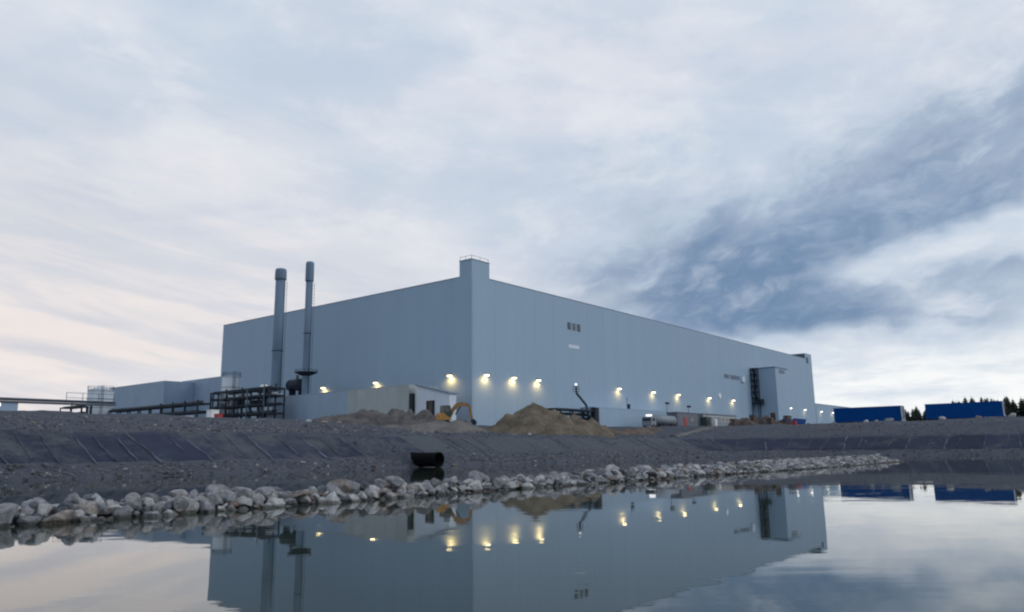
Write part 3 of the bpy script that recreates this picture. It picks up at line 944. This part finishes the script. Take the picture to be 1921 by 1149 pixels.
# white shed with sloping roof
sh = thing('site_shed', 'small pale shed with dark sloping roof and door beside the excavator', 'shed', W(-14, -8.0, 5.0))
MB().poly([(0, 0, 0), (0, 7.1, 0), (0, 7.1, 6.6), (0, 0, 4.95), (1.5, 0, 0), (1.5, 7.1, 0), (1.5, 7.1, 6.6), (1.5, 0, 4.95)],
          [(0, 3, 2, 1), (4, 5, 6, 7), (0, 1, 5, 4), (1, 2, 6, 5), (2, 3, 7, 6), (3, 0, 4, 7)]).build('wall', 'cladding_pale', sh)
MB().poly([(-.25, -.2, 4.93), (-.25, 7.3, 6.67), (1.7, 7.3, 6.67), (1.7, -.2, 4.93), (-.25, -.2, 5.08), (-.25, 7.3, 6.82), (1.7, 7.3, 6.82), (1.7, -.2, 5.08)],
          [(0, 1, 2, 3), (7, 6, 5, 4), (0, 4, 5, 1), (1, 5, 6, 2), (2, 6, 7, 3), (3, 7, 4, 0)]).build('roof', 'trim', sh)
d = MB().box(-.06, -.004, 3.1, 4.9, .2, 4.1).build('door_frame', 'steel_dark', sh)
MB().box(-.12, -.063, 3.55, 4.35, .3, 4.0).build('door', 'timber', d)
MB().box(-.08, -.004, .8, 1.9, 1.6, 3.2).build('window', 'glass', sh)
MB().box(-.4, .1, 7.55, 8.3, 0, 5.4).build('dark_gap_fill', 'steel_dark', sh)  # dark box added to stand for the shaded gap beside the annex

# low halls to the left of the main hall
b1 = panel_building('low_hall', 'low grey hall joining the left end of the factory', 4, 81.0, 106.5, 20.35, 20, 'cladding_low', 6)
b2 = panel_building('low_hall', 'farther low grey hall stepping forward behind the steel tank', -4, 100.0, 132, 19.6, 8, 'cladding_low', 8)

# ------------------------------------------------------------------ tanks
def tank(label, u, w, r, ztop, cone, legs=False):
    zb = ground_z(u, w) - .1
    t = thing('storage_tank', label, 'tank', W(u, w, zb))
    h = ztop - zb
    MB().lathe([(r, 0), (r, h - cone)], 28).build('shell', 'tank', t, True)
    MB().lathe([(r * 1.02, h - cone - .12), (r * 1.02, h - cone + .05), (r * .25, h), (.05, h + .02)], 28).build('roof', 'tank', t)
    for k in range(1, 5):
        z = (h - cone) * k / 5
        MB().lathe([(r * 1.0, z - .06), (r * 1.012, z - .05), (r * 1.012, z + .05), (r * 1.0, z + .06)], 28).build('ring', 'steel_mid', t)
    MB().bar((-r * .3 - .2, -r - .1, 0), (-r * .3 - .2, -r - .1, h - cone + 1), .06, .06).bar((-r * .3 + .2, -r - .1, 0), (-r * .3 + .2, -r - .1, h - cone + 1), .06, .06).build('ladder', 'steel_dark', t)
    rl = MB()
    for i in range(20):
        a, b = i * math.pi / 10, (i + 1) * math.pi / 10
        z = h - cone
        rl.bar((r * math.cos(a), r * math.sin(a), z), (r * math.cos(a), r * math.sin(a), z + .9), .05, .05)
        rl.bar((r * math.cos(a), r * math.sin(a), z + .88), (r * math.cos(b), r * math.sin(b), z + .88), .05, .05)
    rl.build('railing', 'steel_mid', t)
    return t
tank('large pale steel tank standing at the far left of the yard', -25, 86.0, 2.55, 16.2, .9)
tank('pale steel silo rising above the dark pipe rack', -14, 52.6, 1.75, 16.9, .25)

# ------------------------------------------------------------------ pipe racks
def pipe_rack(label, u, w0, w1, levels, bay, depth, pipes, seed, brace=True, over=.9):
    zb = 5.2
    t = thing('pipe_rack', label, 'pipe rack', W(u, w0, zb))
    L = w1 - w0; n = max(1, round(L / bay)); rnd = random.Random(seed)
    top = levels[-1] - zb
    for i in range(n + 1):
        for x in (0, depth):
            MB().box(x - .11, x + .11, i * L / n - .11, i * L / n + .11, 0, top + rnd.choice((0, 0, over))).build('column', 'steel_dark', t)
    for lv in levels:
        z = lv - zb
        for x in (0, depth):
            MB().box(x - .10, x + .10, 0, L, z - .32, z - .02).build('beam', 'steel_dark', t)
        for i in range(n + 1):
            MB().box(0, depth, i * L / n - .09, i * L / n + .09, z - .30, z - .03).build('cross_beam', 'steel_dark', t)
        for k in range(pipes):
            r = rnd.uniform(.08, .26); x = depth * (k + .5) / pipes
            a, b = (0, L) if rnd.random() < .6 else sorted((rnd.uniform(0, L), rnd.uniform(0, L)))
            if b - a > 1.5:
                MB().cyl((x, a, z + r), (x, b, z + r), r, n=8).build('pipe', rnd.choice(['steel_dark', 'steel_mid', 'steel_mid', 'tank']), t, True)
    if brace:
        for k in range(14):
            y = rnd.uniform(.3, L - 1.6); z = rnd.choice(levels[:-1]) - zb; hh = rnd.uniform(.5, 1.2)
            MB().bbox(.4, rnd.uniform(1.2, 2.4), y, y + rnd.uniform(.6, 1.5), z, z + hh, .05).build('equipment_box', rnd.choice(['steel_dark', 'steel_mid', 'grey_paint', 'tank']), t)
        for k in range(8):
            y = rnd.uniform(.3, L - .5)
            MB().cyl((-.2, y, 0), (-.2, y, top + rnd.uniform(-1.5, .8)), rnd.uniform(.07, .16), n=8).build('riser_pipe', rnd.choice(['steel_dark', 'steel_mid']), t, True)
        for i in range(0, n, 2):
            MB().bar((-.02, i * L / n, 0), (-.02, (i + 1) * L / n, top), .10, .10).build('brace', 'steel_dark', t)
    return t
pipe_rack('three-level dark steel pipe rack left of the long annex', -20, 30.2, 49.5, [8.6, 10.2, 11.7, 13.0], 2.8, 3.2, 3, 4)
pipe_rack('long low dark pipe rack running from the steel tank to the taller rack', -24, 47, 84, [9.3, 10.9], 4.6, 2.6, 4, 5, False, .5)
pipe_rack('low pipe rack passing left of the large steel tank', -26, 87, 104, [10.7, 12.4], 5.5, 2.4, 2, 6, False, 1.6)
# equipment on the rack
t = thing('process_vessel', 'dark horizontal vessel on supports between the two chimneys', 'vessel', W(-9, 37.5, 5.4))
MB().cyl((0, -2.2, 9.0), (0, 2.2, 9.0), 1.15, n=18).cyl((0, 2.2, 9.0), (0, 2.7, 9.0), 1.15, .5, 18).cyl((0, -2.7, 9.0), (0, -2.2, 9.0), .5, 1.15, 18).build('shell', 'steel_dark', t, True)
for y in (-1.5, 1.5): MB().box(-.7, .7, y - .15, y + .15, 0, 8.2).build('saddle', 'steel_dark', t)
MB().cyl((0, 0, 10.1), (0, 0, 10.9), .3, n=10).build('nozzle', 'steel_mid', t)
t = thing('vent_hood', 'small white domed hood on a dark stub left of the thick chimney', 'vent', W(-12, 43.9, 5.4))
MB().cyl((0, 0, 0), (0, 0, 8.6), .55, n=10).build('duct', 'steel_dark', t)
MB().lathe([(.95, 8.6), (.9, 8.95), (.55, 9.3), (.1, 9.42)], 16).build('dome', 'white_paint', t, True)

# pipe bridge at the far left
pb = thing('pipe_bridge', 'level dark pipe bridge entering from the left edge', 'pipe bridge', W(-95, 46.3, 5.0))
MB().box(0, 56, -.12, .12, 4.65, 4.9).build('beam', 'steel_mid', pb)
MB().box(0, 56, 1.4, 1.64, 4.65, 4.9).build('beam', 'steel_mid', pb)
for k, (y, r) in enumerate(((.35, .2), (.95, .16))):
    MB().cyl((0, y, 5.0 + r), (56, y, 5.0 + r), r, n=8).build('pipe', 'steel_mid', pb, True)
for x in (4, 20, 36, 52):
    for y in (0, 1.52):
        MB().box(x - .15, x + .15, y - .15, y + .15, 0, 4.548).build('column', 'steel_dark', pb)
for x in (48, 50.5, 53, 55.5):
    MB().box(x - .035, x + .035, -.2, -.13, 4.9, 6.6).build('rail_post', 'steel_mid', pb)
MB().box(48, 55.5, -.2, -.14, 5.7, 5.77).build('rail', 'steel_mid', pb)
MB().box(48, 55.5, -.2, -.14, 6.5, 6.57).build('rail', 'steel_mid', pb)
# low hut with lamp
hb = thing('low_hut', 'low blue-grey hut under the pipe bridge at the left edge', 'hut', W(-74, 39.5, 5.3))
MB().bbox(0, 18, 0, 5, 0, 3.9, .06).build('wall', 'cladding_low', hb)
MB().box(-.2, 18.2, -.2, 5.2, 3.905, 4.1).build('roof', 'roofing', hb)
for x in (3, 8, 13): MB().box(x, x + 1.4, -.05, -.004, 1.4, 2.5).build('window', 'glass', hb)
lp = thing('yard_lamp', 'small lit lamp on a short post at the far left', 'lamp', W(-64.5, 21, ground_z(-64.5, 21)))
MB().cyl((0, 0, 0), (0, 0, 1.5), .06, n=8).build('post', 'steel_mid', lp)
MB().lathe([(.15, 1.5), (.42, 1.6), (.42, 1.85), (.1, 2.0)], 12).build('lens', 'lamp_white', lp)
# bits standing along the left crest
def crate_at(name, label, u, w, sx, sy, sz, m, cat, dz=0):
    t = thing(name, label, cat, W(u, w, ground_z(u, w) + dz))
    MB().bbox(-sx / 2, sx / 2, -sy / 2, sy / 2, 0, sz, .05).build('body', m, t)
    MB().box(-sx / 2 - .04, sx / 2 + .04, -sy / 2 - .04, sy / 2 + .04, sz + .003, sz + .1).build('lid', m, t)
    return t
crate_at('equipment_box', 'white box standing before the dark pipe rack', -30, 31.0, 1.4, 1.6, 2.6, 'white_paint', 'box')
crate_at('fuel_tank', 'small red tank on the ground before the white box', -33, 24.0, .9, 1.1, 1.6, 'red_paint', 'tank')
for k, (u_, w_, lb) in enumerate(((-52, 14, 'grey'), (-44, 13, 'pale'), (-38, 15, 'dark'))):
    t = thing('pallet_stack', '%s stack of pallets on the left crest' % lb, 'pallets', W(u_, w_, ground_z(u_, w_)))
    for j in range(4): MB().box(-.6, .6, -.5, .5, .16 * j, .16 * j + .13).build('pallet', ('steel_mid', 'tank', 'steel_dark')[k], t)

# ------------------------------------------------------------------ excavator
ex = thing('excavator', 'yellow tracked excavator with arched boom on the pale heap', 'excavator', (-9.1, 103.2, 4.75), 0)
for y in (-.95, .95):
    tr = MB().prism([(-1.3, .18), (-1.1, 0), (1.1, 0), (1.3, .18), (1.3, .42), (1.1, .6), (-1.1, .6), (-1.3, .42)], y - .25, y + .25).build('track', 'rubber', ex)
    for x in (-1.0, -.5, 0, .5, 1.0): MB().cyl((x, y - .28, .28), (x, y + .28, .28), .2, n=10).build('roller', 'steel_dark', tr)
MB().box(-.9, .9, -.7, .7, .35, .62).build('undercarriage', 'steel_dark', ex)
MB().cyl((0, 0, .6), (0, 0, .75), .6, n=16).build('slew_ring', 'steel_dark', ex)
MB().prism([(-1.35, .8), (-1.45, 1.2), (-1.3, 1.75), (-.2, 1.9), (.75, 1.75), (.85, .8)], -1.0, 1.0).build('house', 'yellow_paint', ex)
cb = MB().prism([(-.15, 1.85), (-.15, 2.85), (.1, 2.95), (.75, 2.92), (.95, 2.0), (.95, 1.2), (.6, 1.2)], -1.02, -.15).build('cab', 'green_dark', ex)
MB().box(-.02, .7, -1.04, -1.023, 2.0, 2.75).build('window', 'glass', cb)
MB().cyl((-.8, .5, 1.85), (-.8, .5, 2.35), .06, n=8).build('exhaust', 'steel_dark', ex)
ex.scale = (.88, .88, .90)
bm_ = MB()
bp = [(.8, 1.5), (1.15, 2.35), (1.65, 2.95), (2.3, 3.12), (3.1, 3.05), (3.75, 2.75)]
th = [.36, .54, .62, .58, .48, .34]
up, dn = [], []
for i, (x, z) in enumerate(bp):
    a = bp[max(0, i - 1)]; b = bp[min(len(bp) - 1, i + 1)]
    dx, dz = b[0] - a[0], b[1] - a[1]; L = math.hypot(dx, dz)
    up.append((x - dz / L * th[i] / 2, z + dx / L * th[i] / 2)); dn.append((x + dz / L * th[i] / 2, z - dx / L * th[i] / 2))
bm_.prism(dn + up[::-1], -.16, .16).build('boom', 'orange_paint', ex)
MB().prism([(3.45, 3.1), (3.8, 3.0), (4.15, 1.2), (4.1, .75), (3.9, .75), (3.75, 1.2)], -.13, .13).build('stick', 'orange_paint', ex)
MB().cyl((1.5, 0, 1.6), (2.3, 0, 2.85), .09, n=8).build('boom_cylinder', 'steel_dark', ex)
MB().cyl((2.3, 0, 3.38), (3.55, 0, 3.12), .08, n=8).build('stick_cylinder', 'steel_dark', ex)
MB().prism([(3.85, .85), (4.3, .95), (4.75, .55), (4.7, .1), (4.3, -.05), (3.95, .3)], -.4, .4).build('bucket', 'steel_dark', ex)

# ------------------------------------------------------------------ steel canopy and boom lift behind the brown heap
cn = thing('steel_canopy', 'dark flat steel canopy on posts behind the brown heap', 'canopy', W(12.6, -9.0, 5.4))
MB().box(0, 12.2, 0, 2.6, 2.95, 3.3).build('roof', 'steel_dark', cn)
for x in (.3, 4.2, 8.1, 11.9):
    for y in (.2, 2.4): MB().box(x - .1, x + .1, y - .1, y + .1, 0, 2.947).build('post', 'steel_dark', cn)
for x in (1.5, 3.2, 5.4, 7.0, 9.4): MB().cyl((x, .6, 2.35), (x + 1.2, .6, 2.35), .28, n=10).build('hung_pipe', 'steel_dark', cn, True)
MB().box(11.6, 12.9, -.35, .6, 0, 3.75).build('end_cabinet', 'steel_dark', cn)
MB().box(12.904, 13.6, -.1, 1.6, 0, 3.6).build('end_panel', 'grey_paint', cn)
bl = thing('boom_lift', 'dark boom lift with raised jib and white basket lamp', 'boom lift', W(24.6, -7.4, 5.3))
MB().box(-1.2, 1.2, -.8, .8, .45, 1.0).build('chassis', 'steel_dark', bl)
for x in (-.9, .9):
    for y in (-.9, .9): MB().cyl((x, y - .18, .42), (x, y + .18, .42), .42, n=14).build('wheel', 'rubber', bl)
MB().bbox(-.7, 1.1, -.6, .6, 1.004, 2.0, .05).build('turret', 'steel_dark', bl)
MB().bar((.5, 0, 1.8), (-.4, 0, 4.4), .35, .4).build('lower_boom', 'steel_mid', bl)
MB().bar((-.3, 0, 4.3), (-3.6, 0, 6.5), .28, .32).build('upper_boom', 'steel_dark', bl)
MB().bar((-3.55, 0, 6.3), (-3.65, 0, 7.6), .2, .2).build('jib', 'steel_dark', bl)
k = MB()
for x in (-4.0, -3.3):
    for y in (-.35, .35): k.bar((x, y, 6.7), (x, y, 7.75), .06, .06)
for z in (6.72, 7.25, 7.72):
    k.bar((-4.0, -.35, z), (-3.3, -.35, z), .06, .06).bar((-4.0, .35, z), (-3.3, .35, z), .06, .06).bar((-4.0, -.35, z), (-4.0, .35, z), .06, .06).bar((-3.3, -.35, z), (-3.3, .35, z), .06, .06)
k.build('basket', 'steel_dark', bl)
MB().box(-3.8, -3.5, -.15, .15, 7.9, 8.3).build('lamp', 'lamp_soft', bl)
MB().cyl((-3.65, 0, 7.6), (-3.65, 0, 7.9), .05, n=6).build('lamp_stem', 'steel_mid', bl)

# ------------------------------------------------------------------ yard in front of the long wall
# lorry
lr = thing('tank_lorry', 'grey tank lorry with dark wheels and white roof light', 'truck', W(45.8, -8.2, 5.55))
MB().prism([(0, .6), (0, 1.6), (.25, 2.45), (2.0, 2.55), (2.0, .6)], -1.15, 1.15).build('cab', 'grey_paint', lr)
MB().box(-.03, .02, -.95, .95, 1.55, 2.2).build('windscreen', 'glass', lr)
MB().box(.45, 1.6, -1.18, -1.153, 1.5, 2.2).build('side_window', 'glass', lr)
MB().box(2.0, 12, -.5, .5, .65, .95).build('chassis', 'steel_dark', lr)
MB().cyl((2.4, 0, 1.9), (11.8, 0, 1.9), 1.0, n=20).build('tank_body', 'grey_paint', lr, True)
for x in (1.0, 4.5, 6.0, 9.6, 10.9):
    for y in (-.95, .95):
        wl = MB().cyl((x, y - .2, .5), (x, y + .2, .5), .52, n=16).build('wheel', 'rubber', lr)
        MB().cyl((x, y - .215, .5), (x, y + .215, .5), .24, n=12).build('rim', 'steel_mid', wl)
MB().box(.6, 1.5, -.5, .5, 2.553, 2.95).build('roof_light', 'lamp_soft', lr)
# cabins
def cabin(name, label, u, w, L, D, h, m, wins, door=None, z=None):
    t = thing(name, label, 'cabin', W(u, w, (ground_z(u, w) if z is None else z)))
    MB().bbox(0, L, 0, D, .15, h, .04).build('wall', m, t)
    MB().box(-.12, L + .12, -.12, D + .12, h + .003, h + .16).build('roof', 'cabin_dark', t)
    MB().box(.2, L - .2, .2, D - .2, 0, .147).build('skid', 'steel_dark', t)
    for a, b, c, d_ in wins:
        f = MB().box(a - .07, b + .07, -.05, -.004, c - .07, d_ + .07).build('window_frame', 'white_paint' if m != 'cabin_dark' else 'steel_mid', t)
        MB().box(a, b, -.07, -.053, c, d_).build('pane', 'glass', f)
    if door:
        a, b, mm = door
        dd = MB().box(a, b, -.06, -.004, .2, 2.3).build('door', mm, t)
        MB().box(b - .2, b - .1, -.11, -.063, 1.15, 1.25).build('handle', 'steel_mid', dd)
    return t
cabin('site_cabin', 'dark grey site cabin with a red door', 60.3, -8, 10.6, 2.6, 3.3, 'cabin_dark', [(6.2, 8.0, 1.3, 2.3)], (3.1, 4.5, 'red_paint'), 6.0)
cabin('site_cabin', 'long pale site cabin with a continuous dark window strip', 74.5, -7.5, 20, 3, 3.2, 'grey_paint', [(1 + 2.4 * k, 3.2 + 2.4 * k, 1.7, 2.7) for k in range(8)], None, 6.2)
t = thing('generator', 'dark green generator box beside the red-door cabin', 'generator', W(72.2, -9.5, 6.0))
MB().bbox(0, 2.6, 0, 1.6, .2, 2.6, .06).build('body', 'green_dark', t)
MB().box(.3, 1.2, -.05, -.004, .8, 1.9).build('louvre', 'steel_dark', t)
MB().cyl((2.1, .8, 2.6), (2.1, .8, 3.2), .09, n=8).build('exhaust', 'steel_mid', t)
MB().box(.1, 2.5, .1, 1.5, 0, .197).build('skid', 'steel_dark', t)
t = thing('liquid_tote', 'upright white tank right of the green generator', 'tank', W(75.6, -10.2, 6.0))
MB().bbox(0, .9, 0, .9, .15, 2.2, .1).build('body', 'white_paint', t)
MB().box(-.05, .95, -.05, .95, 0, .147).build('pallet', 'timber', t)
MB().cyl((.45, .45, 2.2), (.45, .45, 2.35), .2, n=10).build('cap', 'grey_paint', t)
def mast(label, u, w, h):
    zb = ground_z(u, w)
    t = thing('light_mast', label, 'light mast', W(u, w, zb))
    MB().cyl((0, 0, 0), (0, 0, h), .07, .05, 8).build('pole', 'steel_mid', t)
    MB().box(-.7, .7, -.06, .06, h - .05, h + .05).build('crossbar', 'steel_dark', t)
    for x in (-.5, .1, .5): MB().box(x - .24, x + .24, -.35, -.06, h - .28, h + .18).build('floodlight', 'steel_dark', t)
    MB().box(-.5, .5, -.5, .5, 0, .35).build('base', 'steel_dark', t)
mast('unlit light mast behind the red-door cabin', 61.0, -7.0 + 1.9, 5.6)
mast('unlit light mast left of the long pale cabin', 71.9, -7.0 + 1.9, 5.4)

# rubble and timber stacks before the stair block
rr = random.Random(12)
def debris(label, u, w, r, h, seed):
    X, Y, _ = W(u, w)
    heap('rubble_heap', label, 'rubble', [(X, Y, h, r * .75, r * .7), (X + r * .6, Y + .5, h * .7, r * .5, r * .5), (X - r * .6, Y + .3, h * .75, r * .5, r * .5)], .9, seed, .35)['category'] = 'rubble heap'
debris('dark brown rubble heap left of the stair block foot', 58, -24.5, 2.4, 1.5, 21.0)
debris('taller brown rubble heap before the stair block', 69, -25.0, 2.6, 2.6, 22.0)
debris('brown rubble heap beside the blue skip', 78, -26, 2.4, 2.2, 23.0)
for k, (u_, w_, n_) in enumerate(((54, -24, 5), (63.5, -24.2, 8), (73.2, -25, 10), (66, -27.0, 6), (81, -25.5, 9))):
    lb = ('low brown timber stack left of the rubble', 'brown timber stack behind the rubble heaps', 'tall brown timber stack at the stair block foot', 'brown timber stack before the rubble heaps', 'brown timber stack right of the rubble')[k]
    t = thing('timber_stack', lb, 'timber', W(u_, w_, ground_z(u_, w_)), AL + rr.uniform(-.4, .4))
    for j in range(n_):
        MB().box(-1.3 + rr.uniform(-.15, .15), 1.3 + rr.uniform(-.2, .2), -.5, .5, .3 * j, .3 * j + .24).build('board_pack', 'timber', t)
t = thing('blue_skip', 'low blue open skip standing on the gravel left of the trailers', 'skip', W(76.2, -28.4, ground_z(80, -28.4) + .55))
MB().prism([(0, 1.15), (.9, 0), (7.9, 0), (8.8, 1.15), (8.65, 1.15), (7.8, .12), (1.0, .12), (.15, 1.15)], 0, .08).prism([(0, 1.15), (.9, 0), (7.9, 0), (8.8, 1.15)], 0, .08).prism([(0, 1.15), (.9, 0), (7.9, 0), (8.8, 1.15)], 2.0, 2.08).box(.9, 7.9, .083, 1.997, 0, .1).build('body', 'blue_skip', t)
for x in (2, 3.7, 5.4, 7): MB().box(x - .07, x + .07, -.09, -.004, .05, 1.1).build('rib', 'blue_skip', t)
MB().box(-.05, 8.85, -.1, -.004, 1.1, 1.24).build('rim', 'blue_skip', t)

# ------------------------------------------------------------------ blue trailers
def trailer(label, w0, w1, z):
    t = thing('trailer', label, 'trailer', W(74, w1, z), AL, 'blue trailers parked on the right')
    L = w0 - w1                      # local y from the pale end
    MB().box(0, 2.5, .12, L - .05, 1.28, 3.95).build('curtain', 'blue_tarp', t)
    MB().box(-.04, 2.54, 0, L, 3.953, 4.05).build('roof', 'blue_tarp', t)
    MB().box(-.03, 2.53, 0, L, 1.08, 1.277).build('side_rail', 'blue_skip', t)
    d_ = MB().box(-.02, 2.52, -.02, .117, 1.28, 3.95).build('end_door', 'tank', t)
    MB().box(1.22, 1.28, -.05, -.023, 1.3, 3.9).build('door_gap', 'steel_dark', d_)
    for x in (.5, .9, 1.6, 2.0): MB().cyl((x, -.05, 1.35), (x, -.05, 3.85), .025, n=6).build('lock_rod', 'steel_mid', d_)
    n = 13
    for i in range(1, n):
        y = .12 + (L - .2) * i / n
        MB().box(-.022, -.003, y - .03, y + .03, 1.2, 3.9).build('strap', 'blue_skip', t)
    MB().box(.75, 1.05, .3, L - .2, .85, 1.077).build('chassis_beam', 'steel_dark', t)
    MB().box(1.45, 1.75, .3, L - .2, .85, 1.077).build('chassis_beam', 'steel_dark', t)
    for y in (2.2, 3.5, 4.8):
        for x in (.18, 2.32):
            wl = MB().cyl((x - .18, y, .5), (x + .18, y, .5), .5, n=16).build('wheel', 'rubber', t)
            MB().cyl((x - .19, y, .5), (x + .19, y, .5), .24, n=12).build('rim', 'steel_mid', wl)
    for x in (.5, 2.0): MB().box(x - .07, x + .07, L - 3.2, L - 3.0, .05, .85).build('landing_leg', 'steel_dark', t)
    for y in (.0,): MB().box(.1, .4, -.06, -.003, 1.1, 1.25).build('tail_light', 'red_paint', t)
trailer('blue curtain-side trailer nearer the factory, left of the other', -37.9, -51.3, 5.35)
trailer('blue curtain-side trailer at the right, in front of the trees', -55.6, -69.0, 5.4)
# rocks, small heaps and bits on the right crest
def single_rock(label, u, w, r, tone='rock_pale', k=0):
    o = inst('boulder', ROCKS[tone][k % 5], None, W(u, w, ground_z(u, w) + r * .2), (.2, .1, k * 1.3), (r * .8, r * .75, r * .6))
    tag(o, label, 'boulder')
single_rock('white boulder before the right end of the left trailer', 50, -50.5, .75, 'rock_pale', 1)
single_rock('second white boulder beside the left trailer end', 50.5, -52.0, .55, 'rock_pale', 2)
single_rock('grey boulder between the two trailers', 49, -54.5, .9, 'rock_grey', 3)
single_rock('pale boulder between the two trailers', 50, -56.6, .5, 'rock_pale', 4)
single_rock('pale boulder before the middle of the right trailer', 48, -63.0, .75, 'rock_pale', 0)
single_rock('pale boulder before the right end of the right trailer', 48, -68.2, .7, 'rock_warm', 1)
single_rock('grey boulder right of the right trailer', 48, -73, .8, 'rock_pale', 2)
single_rock('small grey boulder at the right edge', 48, -76.5, .6, 'rock_dark', 3)
single_rock('brown boulder under the left trailer', 49, -40.5, .55, 'rock_brown', 2)
single_rock('brown stone under the middle of the left trailer', 49, -45.0, .5, 'rock_brown', 3)
crate_at('fuel_can', 'small red fuel can at the left foot of the left trailer', 50, -37.6, .7, .7, .8, 'red_paint', 'can')
for k, (X, Y, r, tn) in enumerate(((-25.5, 96, .5, 'rock_pale'), (-23.4, 95, .55, 'rock_warm'), (-24.2, 94, .35, 'rock_dark'), (-21.5, 95, .45, 'rock_pale'), (-27.5, 97, .4, 'rock_grey'), (2.0, 96, .35, 'rock_pale'))):
    u_, w_ = UW(X, Y)
    single_rock(('pale boulder at the left foot of the grey heap', 'beige boulder below the grey heap', 'dark stone below the grey heap', 'pale boulder right of the dark stone below the grey heap', 'grey stone left of the grey heap', 'lone white stone before the brown heap')[k], u_, w_, r, tn, k)

# ------------------------------------------------------------------ outfall pipe
of = thing('outfall_pipe', 'black outfall pipe jutting from the bank over the water', 'pipe', W(-48.9, -31.5, .66))
def tube_along_y(y0, y1, r, ri):
    b = MB(); n = 28
    pts = []
    for rr_, y in ((r, y0), (r, y1), (ri, y1), (ri, y0)):
        for i in range(n):
            a = 2 * math.pi * i / n
            pts.append((rr_ * math.cos(a), y, rr_ * math.sin(a)))
    fs = []
    for k in range(4):
        for i in range(n):
            j = (i + 1) % n; kk = (k + 1) % 4
            fs.append((k * n + i, kk * n + i, kk * n + j, k * n + j))
    return b.poly(pts, fs)
tube_along_y(-8.4, 1.5, .62, .55).build('barrel', 'black_pipe', of, True)
tube_along_y(-8.55, -8.25, .67, .56).build('rim', 'black_pipe', of, True)
tube_along_y(-5.4, -5.2, .66, .60).build('collar', 'black_pipe', of, True)

# ------------------------------------------------------------------ spruce trees behind the trailers
def spruce_meshes(seed):
    r = random.Random(seed)
    b = MB(); h = 1.0; n = 22
    for i in range(n):
        z = .10 + .88 * i / n
        rad = .25 * (1 - z) ** .72 * r.uniform(.8, 1.15) + .012
        m_ = 9
        for k in range(m_):
            a = 2 * math.pi * (k + r.random() * .8) / m_
            rr_ = rad * r.uniform(.65, 1.25); wv = .16 * rr_ + .012
            c, s = math.cos(a), math.sin(a)
            tip = (c * rr_, s * rr_, z - rr_ * r.uniform(.25, .55))
            base = (0, 0, z + .02)
            l = (c * rr_ * .6 - s * wv, s * rr_ * .6 + c * wv, z - rr_ * .25)
            q = (c * rr_ * .6 + s * wv, s * rr_ * .6 - c * wv, z - rr_ * .25)
            lo_ = (c * rr_ * .45, s * rr_ * .45, z - rr_ * .55)
            b.poly([base, l, tip, q, lo_], [(0, 1, 2), (0, 2, 3), (1, 4, 2), (4, 3, 2)])
    b.poly([(0, -.008, .9), (.008, .006, .9), (-.008, .006, .9), (0, 0, 1.03)], [(0, 1, 3), (1, 2, 3), (2, 0, 3)])
    crown = b.mesh('crown', 'needles')
    trunk = MB().cyl((0, 0, 0), (0, 0, .92), .016, .003, 7).mesh('trunk', 'trunk')
    return crown, trunk
def forest():
    kinds = [spruce_meshes(40 + i) for i in range(5)]
    r = random.Random(77)
    for row, (Y, st) in enumerate(((370, 2.5), (378, 2.7), (387, 2.9), (398, 3.2))):
        X = 182.0 + row * 4
        while X < 305:
            sx = X / Y
            hh = 14.2 + 4.6 * sst(.52, .60, sx) - 1.2 + r.uniform(-1.3, 1.1) + (1.4 if r.random() < .16 else 0)
            if sx < .505: hh -= 4.5
            yy = Y + r.uniform(-4, 4)
            near = 'between the blue trailers' if sx < .545 else ('behind the right trailer' if sx < .645 else 'right of the trailers')
            size = 'tall' if hh > 19 else ('short' if hh < 15 else 'middling')
            rank = ('front row', 'second row', 'third row', 'back row')[row]
            lb = '%s dark spruce, %s, %s' % (size, rank, near)
            t = thing('spruce_tree', lb, 'tree', (X, yy, ground_z(*UW(X, yy)) - .3), r.uniform(0, 6), '%s spruces, %s, %s' % (size, rank, near))
            c, tr = r.choice(kinds)
            s_ = r.uniform(.85, 1.15) * hh
            inst('crown', c, t, (0, 0, 0), (0, 0, 0), (s_, s_, hh)); inst('trunk', tr, t, (0, 0, 0), (0, 0, 0), (hh, hh, hh))
            X += st * r.uniform(.7, 1.3)
forest()

# ------------------------------------------------------------------ labels: tell look-alikes apart by their place from the left
def number_labels():
    words = 'first second third fourth fifth sixth seventh eighth ninth tenth eleventh twelfth thirteenth fourteenth fifteenth sixteenth seventeenth eighteenth nineteenth twentieth'.split()
    words += ['twenty-' + w for w in words[:9]] + ['thirtieth'] + ['thirty-' + w for w in words[:9]]
    by = {}
    for o in bpy.data.objects:
        if o.parent is None and o.get('group') and (o.name.startswith('boulder') or o.name.startswith('spruce_tree')):
            by.setdefault(o['label'], []).append(o)
    for lb, lst in by.items():
        if len(lst) < 2: continue
        lst.sort(key=lambda o: o.location.x / o.location.y)
        for i, o in enumerate(lst):
            if i < len(words): o['label'] = '%s from left: %s' % (words[i], lb)
number_labels()
